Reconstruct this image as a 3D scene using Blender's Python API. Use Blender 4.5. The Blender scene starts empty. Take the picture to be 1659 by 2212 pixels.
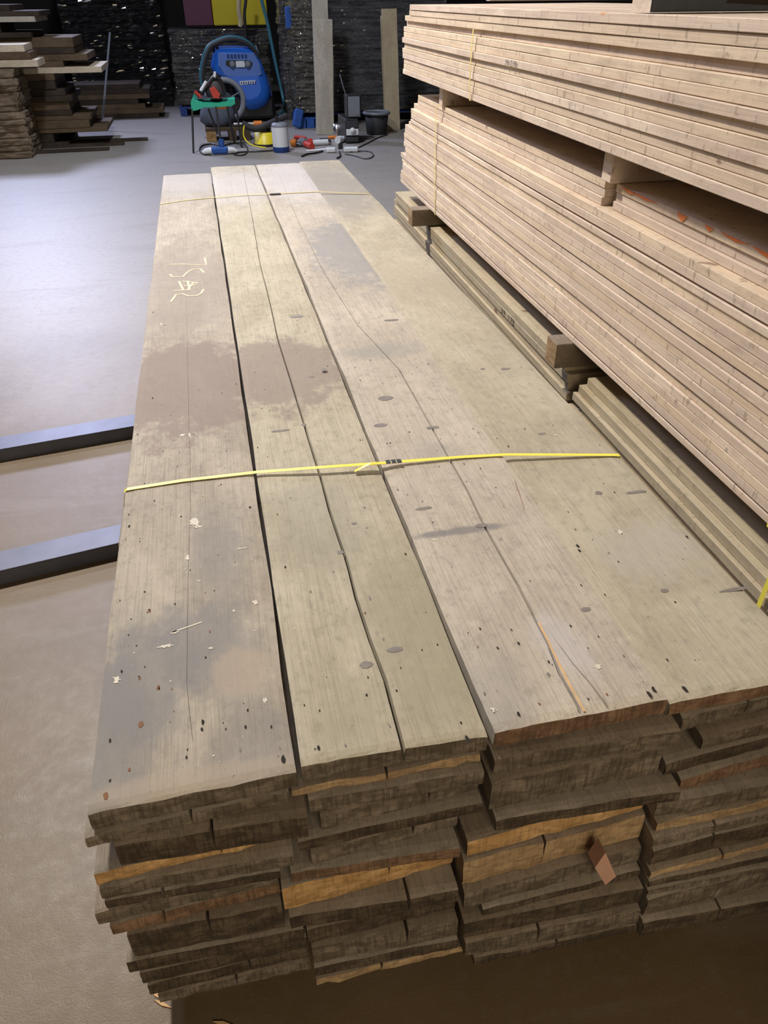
import bpy, math, random
from mathutils import Vector, Matrix, noise
random.seed(7)
SC = bpy.context.scene
COL = SC.collection

# ------------------------------------------------------------------ camera
H = 1.62
FPX = 1620.3136
R = Matrix(((0.97680, 0.12582, -0.17334),
            (-0.21300, 0.55342, -0.80500),
            (-0.00600, 0.82320, 0.56800)))
def _basis():
    cx, cy = 829.5, 1106.0
    v1 = Vector((400 - cx, -(-8 - cy), -FPX)).normalized()
    d = Vector((847 - cx, -(3456 - cy), -FPX)).normalized()
    z = -d; z = (z - v1 * v1.dot(z)).normalized()
    x = v1.cross(z)
    return Matrix((x, v1, z))
R = _basis()
cam_d = bpy.data.cameras.new('camera'); cam = bpy.data.objects.new('camera', cam_d); COL.objects.link(cam)
cam.matrix_world = Matrix.Translation((0, 0, H)) @ R.to_4x4()
cam_d.sensor_fit = 'VERTICAL'; cam_d.sensor_height = 24.0
cam_d.lens = FPX / 2212 * 24.0
cam_d.clip_start = 0.05; cam_d.clip_end = 100
SC.camera = cam
def at(px, py, z=None, x=None, y=None):
    """a point of the place seen at a photo pixel, on the plane z=, x= or y="""
    d = R @ Vector((px - 829.5, -(py - 1106.0), -FPX))
    if x is not None: t = x / d.x
    elif y is not None: t = y / d.y
    else: t = ((z or 0) - H) / d.z
    return Vector((0, 0, H)) + d * t

# ------------------------------------------------------------------ light
SC.view_settings.view_transform = 'Standard'
SC.view_settings.look = 'None'
SC.view_settings.gamma = 1.0
SC.view_settings.exposure = 0.02
try: SC.view_settings.use_curve_mapping = False
except Exception: pass
W = bpy.data.worlds.new('world'); SC.world = W; W.use_nodes = True
W.node_tree.nodes['Background'].inputs[0].default_value = (0.62, 0.6, 0.62, 1)
W.node_tree.nodes['Background'].inputs[1].default_value = 0.10
def area_light(name, loc, target, size, power, col, spread=180, sizey=None):
    l = bpy.data.lights.new(name, 'AREA'); l.energy = power; l.color = col
    l.shape = 'RECTANGLE'; l.size = size; l.size_y = sizey or size
    l.spread = math.radians(spread)
    o = bpy.data.objects.new(name, l); COL.objects.link(o)
    o.location = loc
    o.rotation_euler = (Vector(target) - Vector(loc)).to_track_quat('-Z', 'Y').to_euler()
    return o
area_light('hall_lamp', (-1.55, 4.7, 5.2), (0.2, 2.2, 0), 0.35, 400, (1.0, 0.915, 0.81))
area_light('rear_fill', (0.6, -3.6, 2.6), (0.4, 1.6, 0.3), 3.0, 130, (1.0, 0.83, 0.60), 180, 1.8)  # unseen fill added behind the camera to lift the dark plank ends
area_light('far_lamp', (-0.4, 8.2, 5.6), (-0.6, 8.6, 0), 0.5, 230, (0.84, 0.88, 1.0))
area_light('end_lamp', (-3.4, 15.6, 5.6), (-0.8, 6.0, 0), 1.2, 300, (0.62, 0.67, 1.0), 120)

# ------------------------------------------------------------------ helpers
def tag(o, label=None, cat=None, group=None, kind=None):
    if label: o['label'] = label
    if cat: o['category'] = cat
    if group: o['group'] = group
    if kind: o['kind'] = kind
    return o
def empty(name, loc, label, cat, group=None, rz=0):
    o = bpy.data.objects.new(name, None); COL.objects.link(o)
    o.location = loc; o.rotation_euler = (0, 0, rz); o.empty_display_size = 0.05
    return tag(o, label, cat, group)
class MB:
    def __init__(s): s.v = []; s.f = []; s.m = []; s.smooth = []
    def add(s, vs, fs, mi=0, sm=False):
        b = len(s.v); s.v += [tuple(v) for v in vs]
        for f in fs: s.f.append([b + i for i in f]); s.m.append(mi); s.smooth.append(sm)
    def box(s, c, d, mi=0, rot=None, bev=0.0):
        c = Vector(c); hx, hy, hz = d[0] / 2, d[1] / 2, d[2] / 2
        if bev <= 0:
            vs = [Vector((a * hx, b * hy, e * hz)) for e in (-1, 1) for b in (-1, 1) for a in (-1, 1)]
            fs = [(0, 2, 3, 1), (4, 5, 7, 6), (0, 1, 5, 4), (2, 6, 7, 3), (0, 4, 6, 2), (1, 3, 7, 5)]
        else:
            bv = min(bev, hx * .9, hy * .9, hz * .9)
            vs = []; idx = {}
            for e in (-1, 1):
                for b in (-1, 1):
                    for a in (-1, 1):
                        for ax in range(3):
                            p = [a * hx, b * hy, e * hz]
                            for k in range(3):
                                if k != ax: p[k] -= (a, b, e)[k] * bv
                            idx[(a, b, e, ax)] = len(vs); vs.append(Vector(p))
            fs = []
            g = lambda a, b, e, ax: idx[(a, b, e, ax)]
            for t in (-1, 1):
                fs.append([g(t, -1, -1, 0), g(t, 1, -1, 0), g(t, 1, 1, 0), g(t, -1, 1, 0)][::t])
                fs.append([g(-1, t, -1, 1), g(-1, t, 1, 1), g(1, t, 1, 1), g(1, t, -1, 1)][::t])
                fs.append([g(-1, -1, t, 2), g(1, -1, t, 2), g(1, 1, t, 2), g(-1, 1, t, 2)][::t])
            for a in (-1, 1):
                for b in (-1, 1):
                    fs.append([g(a, b, -1, 0), g(a, b, 1, 0), g(a, b, 1, 1), g(a, b, -1, 1)][::-a * b])
                    fs.append([g(a, -1, b, 0), g(a, 1, b, 0), g(a, 1, b, 2), g(a, -1, b, 2)][::a * b])
                    fs.append([g(-1, a, b, 1), g(1, a, b, 1), g(1, a, b, 2), g(-1, a, b, 2)][::-a * b])
                    for e in (-1, 1): fs.append([g(a, b, e, 0), g(a, b, e, 1), g(a, b, e, 2)][::a * b * e])
        if rot is not None: vs = [rot @ v for v in vs]
        s.add([c + v for v in vs], fs, mi)
    def ring(s, rings, mi=0, closed=True, cap=True, sm=True):
        n = len(rings[0]); vs = [p for r in rings for p in r]; fs = []
        for i in range(len(rings) - 1):
            for j in range(n if closed else n - 1):
                k = (j + 1) % n
                fs.append((i * n + j, i * n + k, (i + 1) * n + k, (i + 1) * n + j))
        s.add(vs, fs, mi, sm)
        if cap and closed:
            s.add(rings[0], [tuple(range(n))[::-1]], mi); s.add(rings[-1], [tuple(range(n))], mi)
    def tube(s, pts, r, n=8, mi=0, closed=False):
        pts = [Vector(p) for p in pts]; rs = r if isinstance(r, (list, tuple)) else [r] * len(pts)
        rings = []; up = None
        m = len(pts)
        for i, p in enumerate(pts):
            if closed: t = pts[(i + 1) % m] - pts[i - 1]
            else: t = pts[min(i + 1, m - 1)] - pts[max(i - 1, 0)]
            t.normalize()
            if up is None:
                up = Vector((0, 0, 1)) if abs(t.z) < .9 else Vector((1, 0, 0))
            a = t.cross(up).normalized(); b = a.cross(t).normalized(); up = b
            rings.append([p + (a * math.cos(2 * math.pi * k / n) + b * math.sin(2 * math.pi * k / n)) * rs[i] for k in range(n)])
        if closed: rings.append(rings[0])
        s.ring(rings, mi, cap=not closed)
    def lathe(s, prof, c=(0, 0, 0), n=24, mi=0, axis='z', cap=True):
        c = Vector(c); rings = []
        for r, h in prof:
            rg = []
            for k in range(n):
                a = 2 * math.pi * k / n; ca, sa = r * math.cos(a), r * math.sin(a)
                rg.append(c + (Vector((ca, sa, h)) if axis == 'z' else Vector((h, ca, sa)) if axis == 'x' else Vector((sa, h, ca))))
            rings.append(rg)
        s.ring(rings, mi, cap=cap)
    def prism(s, poly, off, mi=0):
        """poly: list of 3D points; off: extrusion vector"""
        off = Vector(off); p = [Vector(q) for q in poly]; n = len(p)
        s.add(p, [tuple(range(n))[::-1]], mi); s.add([q + off for q in p], [tuple(range(n))], mi)
        s.add(p + [q + off for q in p], [(i, (i + 1) % n, n + (i + 1) % n, n + i) for i in range(n)], mi)
    def ribbon(s, pts, wdir, w, nrm, th=0.0008, mi=0):
        """a strap: centre points, width direction, normals per point"""
        rings = []; wd = Vector(wdir).normalized() * (w / 2)
        for i, p in enumerate(pts):
            p = Vector(p); nn = Vector(nrm[i] if isinstance(nrm, list) else nrm).normalized() * th
            rings.append([p - wd, p + wd, p + wd + nn, p - wd + nn])
        s.ring(rings, mi, sm=False)
    def build(s, name, mats, parent=None, loc=(0, 0, 0), rz=0, fix=True):
        me = bpy.data.meshes.new(name); me.from_pydata(s.v, [], s.f)
        for m in (mats if isinstance(mats, (list, tuple)) else [mats]): me.materials.append(m)
        for i, p in enumerate(me.polygons): p.material_index = s.m[i]; p.use_smooth = s.smooth[i]
        if fix:
            import bmesh
            bm = bmesh.new(); bm.from_mesh(me); bmesh.ops.recalc_face_normals(bm, faces=bm.faces); bm.to_mesh(me); bm.free()
        me.update()
        o = bpy.data.objects.new(name, me); COL.objects.link(o)
        o.location = loc; o.rotation_euler = (0, 0, rz)
        if parent: o.parent = parent
        return o

# ------------------------------------------------------------------ materials
def newmat(name):
    m = bpy.data.materials.new(name); m.use_nodes = True
    nt = m.node_tree; b = nt.nodes['Principled BSDF']
    return m, nt, b
def nd(nt, t, **kw):
    n = nt.nodes.new(t)
    for k, v in kw.items(): setattr(n, k, v)
    return n
def math_n(nt, op, a, b=None, clamp=False):
    n = nd(nt, 'ShaderNodeMath', operation=op); n.use_clamp = clamp
    for i, q in enumerate((a, b)):
        if q is None: continue
        if isinstance(q, (int, float)): n.inputs[i].default_value = q
        else: nt.links.new(q, n.inputs[i])
    return n.outputs[0]
def mix(nt, f, a, b, blend='MIX'):
    n = nd(nt, 'ShaderNodeMix', data_type='RGBA', blend_type=blend)
    for i, q in ((0, f), (6, a), (7, b)):
        if isinstance(q, (int, float)): n.inputs[i].default_value = q
        elif isinstance(q, tuple): n.inputs[i].default_value = (q[0], q[1], q[2], 1)
        else: nt.links.new(q, n.inputs[i])
    return n.outputs[2]
def ramp(nt, f, a, b):
    n = nd(nt, 'ShaderNodeMapRange', interpolation_type='SMOOTHSTEP'); n.inputs[1].default_value = a; n.inputs[2].default_value = b
    nt.links.new(f, n.inputs[0]); return n.outputs[0]
def coords(nt, rnd=True, kind='Object'):
    tc = nd(nt, 'ShaderNodeTexCoord')
    if not rnd: return tc.outputs[kind]
    oi = nd(nt, 'ShaderNodeObjectInfo')
    v = nd(nt, 'ShaderNodeVectorMath', operation='MULTIPLY_ADD')
    cb = nd(nt, 'ShaderNodeCombineXYZ')
    for i, k in enumerate((37.0, 91.0, 53.0)): nt.links.new(math_n(nt, 'MULTIPLY', oi.outputs['Random'], k), cb.inputs[i])
    v.operation = 'ADD'; nt.links.new(tc.outputs[kind], v.inputs[0]); nt.links.new(cb.outputs[0], v.inputs[1])
    return v.outputs[0]
def noise_n(nt, vec, scale=(1, 1, 1), s=1.0, det=3.0, rough=0.5, dist=0.0):
    mp = nd(nt, 'ShaderNodeMapping'); mp.inputs['Scale'].default_value = scale
    nt.links.new(vec, mp.inputs[0])
    n = nd(nt, 'ShaderNodeTexNoise'); n.inputs['Scale'].default_value = s; n.inputs['Detail'].default_value = det
    n.inputs['Roughness'].default_value = rough; n.inputs['Distortion'].default_value = dist
    nt.links.new(mp.outputs[0], n.inputs['Vector']); return n.outputs[0]
def bump(nt, b, h, st=0.3, dist=0.002):
    n = nd(nt, 'ShaderNodeBump'); n.inputs['Strength'].default_value = st; n.inputs['Distance'].default_value = dist
    nt.links.new(h, n.inputs['Height']); nt.links.new(n.outputs[0], b.inputs['Normal'])
def rand(nt): return nd(nt, 'ShaderNodeObjectInfo').outputs['Random']

def simple(name, col, rough=0.6, metal=0.0, var=0.12, scale=30, spec=0.5):
    m, nt, b = newmat(name); v = coords(nt, False)
    n = noise_n(nt, v, s=scale, det=4)
    c = mix(nt, n, tuple(x * (1 - var) for x in col), tuple(min(1, x * (1 + var)) for x in col))
    nt.links.new(c, b.inputs['Base Color']); b.inputs['Roughness'].default_value = rough
    b.inputs['Metallic'].default_value = metal; b.inputs['Specular IOR Level'].default_value = spec
    return m

def old_wood(name, c1, c2, c3, patches=(), grain=1.0, rough=.75):
    """weathered plank: grain along local y"""
    m, nt, b = newmat(name); v = coords(nt); vl = coords(nt, False)
    fine = noise_n(nt, v, (420, 5, 420), 1, 5, .72, .12)
    med = noise_n(nt, v, (60, 1.6, 60), 1, 3, .6, .4)
    pat = noise_n(nt, v, (4.5, 2.6, 4.5), 1, 5, .6, .5)
    pat2 = noise_n(nt, v, (11, 7, 11), 1, 6, .65)
    speck = noise_n(nt, v, (130, 70, 130), 1, 3, .6)
    c = mix(nt, ramp(nt, pat, .35, .65), c1, c2)
    c = mix(nt, math_n(nt, 'MULTIPLY', ramp(nt, pat2, .52, .72), .55), c, c3)
    c = mix(nt, math_n(nt, 'MULTIPLY', ramp(nt, fine, .54, .36), .36 * grain), c, tuple(x * .35 for x in c1))
    c = mix(nt, math_n(nt, 'MULTIPLY', ramp(nt, med, .5, .25), .10 * grain), c, tuple(x * .5 for x in c1))
    dirt = noise_n(nt, v, (48, 34, 48), 1, 6, .75)
    c = mix(nt, math_n(nt, 'MULTIPLY', ramp(nt, dirt, .5, .68), .42), c, tuple(x * .55 for x in c3))
    c = mix(nt, math_n(nt, 'MULTIPLY', ramp(nt, dirt, .46, .30), .30), c, tuple(min(1, x * 1.3) for x in c2))
    for (cx, cy, rx, ry, col, st, soft) in patches:
        mp = nd(nt, 'ShaderNodeMapping', vector_type='POINT')
        sb = nd(nt, 'ShaderNodeVectorMath', operation='SUBTRACT'); nt.links.new(vl, sb.inputs[0]); sb.inputs[1].default_value = (cx, cy, 0)
        mp.inputs['Scale'].default_value = (1 / rx, 1 / ry, 0); nt.links.new(sb.outputs[0], mp.inputs[0])
        ln = nd(nt, 'ShaderNodeVectorMath', operation='LENGTH'); nt.links.new(mp.outputs[0], ln.inputs[0])
        wob = noise_n(nt, v, (17, 11, 17), 1, 6, .7)
        dd = math_n(nt, 'ADD', ln.outputs['Value'], math_n(nt, 'MULTIPLY', math_n(nt, 'SUBTRACT', wob, .5), 2.1))
        c = mix(nt, math_n(nt, 'MULTIPLY', math_n(nt, 'MULTIPLY', ramp(nt, dd, 1 + soft, 1 - soft), st), math_n(nt, 'ADD', .45, fine), True), c, col)
    c = mix(nt, math_n(nt, 'MULTIPLY', ramp(nt, speck, .68, .78), .6), c, (.05, .04, .035))
    c = mix(nt, math_n(nt, 'MULTIPLY', ramp(nt, speck, .30, .22), .4), c, (.6, .57, .5))
    nt.links.new(c, b.inputs['Base Color']); b.inputs['Roughness'].default_value = rough
    b.inputs['Specular IOR Level'].default_value = .35
    h = math_n(nt, 'ADD', math_n(nt, 'MULTIPLY', fine, .7), math_n(nt, 'ADD', math_n(nt, 'MULTIPLY', med, .6), math_n(nt, 'MULTIPLY', pat2, .8)))
    bump(nt, b, h, .45, .002)
    return m
def end_wood(name, c1, c2, lines=1.0):
    m, nt, b = newmat(name); v = coords(nt)
    tick = noise_n(nt, v, (170, 30, 18), 1, 3, .6)
    ringn = noise_n(nt, v, (22, 4, 60), 1, 4, .6, 1.0)
    blot = noise_n(nt, v, (14, 14, 30), 1, 4, .6)
    c = mix(nt, ramp(nt, blot, .35, .68), c1, c2)
    c = mix(nt, math_n(nt, 'MULTIPLY', ramp(nt, tick, .56, .36), .5 * lines), c, tuple(x * .3 for x in c1))
    c = mix(nt, math_n(nt, 'MULTIPLY', ramp(nt, ringn, .55, .4), .45), c, tuple(x * .5 for x in c1))
    c = mix(nt, math_n(nt, 'MULTIPLY', ramp(nt, tick, .68, .8), .3), c, tuple(min(1, x * 2.4) for x in c2))
    nt.links.new(c, b.inputs['Base Color']); b.inputs['Roughness'].default_value = .85
    b.inputs['Specular IOR Level'].default_value = .2
    bump(nt, b, math_n(nt, 'ADD', tick, blot), .7, .004)
    return m
def new_wood(name, c1, c2, c3, orange=.5, tick=1.0):
    """sawn softwood board, seen on its edge; length along local y"""
    m, nt, b = newmat(name); v = coords(nt); r = rand(nt)
    seg = noise_n(nt, v, (2, 2.3, 9), 1, 2, .5)
    blot = noise_n(nt, v, (20, 10, 26), 1, 5, .65)
    tk = noise_n(nt, v, (30, 55, 20), 1, 4, .65)
    grain = noise_n(nt, v, (160, 3.0, 160), 1, 3, .55, .3)
    knot = noise_n(nt, v, (9, 6.5, 17), 1, 2, .4)
    vo = nd(nt, 'ShaderNodeTexVoronoi'); mp = nd(nt, 'ShaderNodeMapping'); mp.inputs['Scale'].default_value = (1, 7, 30)
    nt.links.new(v, mp.inputs[0]); nt.links.new(mp.outputs[0], vo.inputs['Vector']); vo.inputs['Scale'].default_value = 1.0
    bw = nd(nt, 'ShaderNodeSeparateColor'); nt.links.new(vo.outputs['Color'], bw.inputs[0])
    c = mix(nt, ramp(nt, seg, .35, .65), c1, c2)
    c = mix(nt, math_n(nt, 'MULTIPLY', bw.outputs[0], .6), c, c3)
    c = mix(nt, math_n(nt, 'MULTIPLY', r, .45), c, c3)
    c = mix(nt, math_n(nt, 'MULTIPLY', ramp(nt, blot, .5, .72), .5), c, tuple(x * .62 for x in c1))
    c = mix(nt, math_n(nt, 'MULTIPLY', ramp(nt, grain, .52, .34), .3), c, tuple(x * .6 for x in c1))
    c = mix(nt, math_n(nt, 'MULTIPLY', ramp(nt, tk, .58, .68), .65 * tick), c, tuple(x * .38 for x in c1))
    c = mix(nt, math_n(nt, 'MULTIPLY', ramp(nt, knot, .755, .79), orange), c, (.62, .26, .08))
    c = mix(nt, math_n(nt, 'MULTIPLY', ramp(nt, knot, .245, .215), .8), c, (.16, .07, .05))
    nt.links.new(c, b.inputs['Base Color']); b.inputs['Roughness'].default_value = .7
    b.inputs['Specular IOR Level'].default_value = .3
    bump(nt, b, math_n(nt, 'ADD', blot, math_n(nt, 'ADD', tk, grain)), .35, .002)
    return m
def concrete(name):
    m, nt, b = newmat(name); v = coords(nt, False)
    big = noise_n(nt, v, s=.55, det=5, rough=.6, dist=.4)
    mid = noise_n(nt, v, (1.2, 5, 1), 1, 5, .6, .8)
    sm = noise_n(nt, v, s=26, det=6, rough=.7)
    gr = noise_n(nt, v, s=240, det=2, rough=.6)
    sep = nd(nt, 'ShaderNodeSeparateXYZ'); nt.links.new(v, sep.inputs[0])
    c = mix(nt, ramp(nt, big, .35, .65), (.115, .078, .040), (.165, .118, .070))
    # lighter, greyer slab beyond the dusty sawdust area
    yy = math_n(nt, 'ADD', sep.outputs[1], math_n(nt, 'MULTIPLY', big, 2.2))
    c = mix(nt, math_n(nt, 'MULTIPLY', ramp(nt, yy, 3.6, 6.6), .75), c, (.33, .32, .31))
    c = mix(nt, math_n(nt, 'MULTIPLY', ramp(nt, mid, .5, .7), .35), c, (.20, .17, .14))
    c = mix(nt, math_n(nt, 'MULTIPLY', ramp(nt, sm, .48, .75), .35), c, (.16, .13, .10))
    c = mix(nt, math_n(nt, 'MULTIPLY', ramp(nt, gr, .66, .78), .35), c, (.55, .45, .3))
    nt.links.new(c, b.inputs['Base Color'])
    rr = math_n(nt, 'ADD', math_n(nt, 'MULTIPLY', sm, .25), .38); nt.links.new(rr, b.inputs['Roughness'])
    bump(nt, b, math_n(nt, 'ADD', sm, math_n(nt, 'MULTIPLY', gr, .5)), .22, .004)
    return m
def film(name, c1, c2, sc=(3, 3, 26), gl=.16):
    """board pack seen through crinkled clear film: layered tone, glossy wrinkles"""
    m, nt, b = newmat(name); v = coords(nt, False)
    lay = noise_n(nt, v, sc, 1, 3, .6); cr = noise_n(nt, v, (16, 16, 34), 1, 5, .7, 1.2)
    c = mix(nt, ramp(nt, lay, .38, .62), c1, c2)
    nt.links.new(c, b.inputs['Base Color']); b.inputs['Roughness'].default_value = gl
    b.inputs['Specular IOR Level'].default_value = .6
    b.inputs['Coat Weight'].default_value = 1.0; b.inputs['Coat Roughness'].default_value = .08
    bump(nt, b, cr, 1.0, .16)
    return m

M = {}
M['old_a'] = old_wood('old_grey_wood', (.24, .20, .155), (.31, .27, .22), (.20, .185, .17))
M['old_b'] = old_wood('old_brown_wood', (.19, .15, .11), (.26, .21, .16), (.14, .12, .10))
M['end_grey'] = end_wood('grey_end_grain', (.105, .083, .06), (.215, .175, .135))
M['end_dark'] = end_wood('dark_end_grain', (.058, .042, .029), (.12, .092, .064))
M['end_brown'] = end_wood('brown_end_grain', (.15, .09, .055), (.24, .15, .095))
M['end_orange'] = end_wood('fresh_cut_end_grain', (.40, .235, .095), (.56, .36, .17), .6)
M['end_tan'] = end_wood('tan_end_grain', (.30, .20, .11), (.42, .30, .17), .5)
M['new_a'] = new_wood('pale_spruce', (.66, .53, .415), (.78, .655, .53), (.56, .455, .375))
M['new_b'] = new_wood('yellow_spruce', (.68, .54, .39), (.80, .67, .50), (.58, .465, .355), .7)
M['new_c'] = new_wood('greenish_spruce', (.47, .39, .26), (.53, .45, .31), (.43, .37, .27), .15, .6)
M['floor'] = concrete('dusty_concrete')
M['dark'] = simple('dark_void', (.012, .011, .012), .9)
M['wall'] = simple('dark_wall', (.035, .033, .034), .9, scale=3)
M['steel'] = simple('mill_steel', (.10, .105, .14), .48, .4, .35, 9)
M['yellow'] = simple('yellow_strap_plastic', (.90, .80, .12), .35, 0, .06)
M['yellow_pale'] = simple('pale_strap_plastic', (.78, .64, .26), .4, 0, .06)
M['chrome'] = simple('bright_metal', (.55, .56, .58), .25, 1.0)
M['dmetal'] = simple('dark_metal', (.08, .08, .09), .4, .6)
M['black'] = simple('black_plastic', (.018, .018, .02), .4)
M['rubber'] = simple('rubber', (.025, .025, .028), .7)
M['blue'] = simple('blue_plastic', (.02, .14, .62), .38, 0, .10, 6)
M['blue_dusty'] = simple('dusty_blue_plastic', (.10, .20, .55), .6, 0, .2, 8)
M['blue_d'] = simple('dark_blue_plastic', (.012, .05, .22), .5)
M['blue_pallet'] = simple('blue_painted_wood', (.02, .09, .36), .7, 0, .4, 12)
M['green'] = simple('green_plastic', (.02, .42, .26), .4)
M['red'] = simple('red_plastic', (.50, .045, .03), .4)
M['orange'] = simple('orange_plastic', (.75, .22, .03), .4)
M['lemon'] = simple('yellow_plastic', (.80, .66, .03), .4)
M['white'] = simple('white_plastic', (.72, .76, .80), .45, 0, .04)
M['grey'] = simple('grey_plastic', (.20, .22, .26), .5)
M['denim'] = simple('blue_grey_fabric', (.09, .105, .15), .9, 0, .3)
M['hose'] = simple('teal_hose', (.035, .15, .21), .45)
M['chalk'] = simple('yellow_chalk', (.80, .68, .45), .9)
M['ink'] = simple('marker_ink', (.03, .025, .03), .7)
M['hole'] = simple('nail_hole_black', (.018, .013, .01), .9)
M['rust'] = simple('rust_mark', (.20, .09, .035), .8)
M['splat'] = simple('white_paint_splash', (.62, .575, .48), .7)
M['knot'] = simple('grey_knot', (.20, .18, .165), .7, 0, .35, 60)
M['bluestain'] = simple('blue_grey_stain', (.20, .195, .20), .75, 0, .35, 40)
M['splinter'] = simple('fresh_splinter', (.62, .40, .20), .7, 0, .3, 60)
M['film_a'] = film('film_over_grey_boards', (.09, .082, .07), (.30, .28, .24))
M['film_b'] = film('film_over_grey_blue_boards', (.11, .112, .122), (.25, .25, .26), gl=.4)
M['film_dark'] = film('film_over_black_boards', (.012, .012, .013), (.04, .04, .042), gl=.3)
M['sheet_y'] = simple('yellow_sheet', (.62, .50, .01), .6, 0, .2, 3)
M['sheet_m'] = simple('maroon_sheet', (.12, .035, .065), .7, 0, .2, 3)
M['stand_a'] = old_wood('grey_standing_plank_wood', (.40, .37, .31), (.52, .48, .41), (.33, .31, .28), grain=.6)
M['stand_b'] = old_wood('tan_standing_plank_wood', (.44, .36, .24), (.52, .44, .30), (.40, .33, .24), grain=.6)
M['pile_dark'] = old_wood('dark_pile_wood', (.028, .019, .012), (.055, .038, .024), (.02, .015, .012), grain=.6)
M['pile_pale'] = old_wood('pale_pile_wood', (.50, .42, .30), (.62, .53, .40), (.45, .38, .28), grain=.4)
M['pile_tan'] = old_wood('tan_pile_wood', (.085, .056, .03), (.13, .09, .05), (.06, .042, .027), grain=.5)

# ------------------------------------------------------------------ the hall
def struct(name, c, d, mat):
    mb = MB(); mb.box((0, 0, 0), d); o = mb.build(name, mat, loc=c); o['kind'] = 'structure'; return o
fl = MB(); fl.add([(-9, -4, 0), (8, -4, 0), (8, 19, 0), (-9, 19, 0)], [(0, 1, 2, 3)])
o = fl.build('floor', M['floor']); o['kind'] = 'structure'
struct('wall_back', (-.5, 19.05, 3.5), (17.2, .1, 7), M['wall'])
struct('wall_left', (-9.05, 7.5, 3.5), (.1, 23, 7), M['wall'])
struct('wall_right', (8.05, 7.5, 3.5), (.1, 23, 7), M['wall'])
struct('wall_front', (-.5, -4.05, 3.5), (17.2, .1, 7), M['wall'])
struct('ceiling', (-.5, 7.5, 7.05), (17.2, 23.2, .1), M['wall'])

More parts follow.
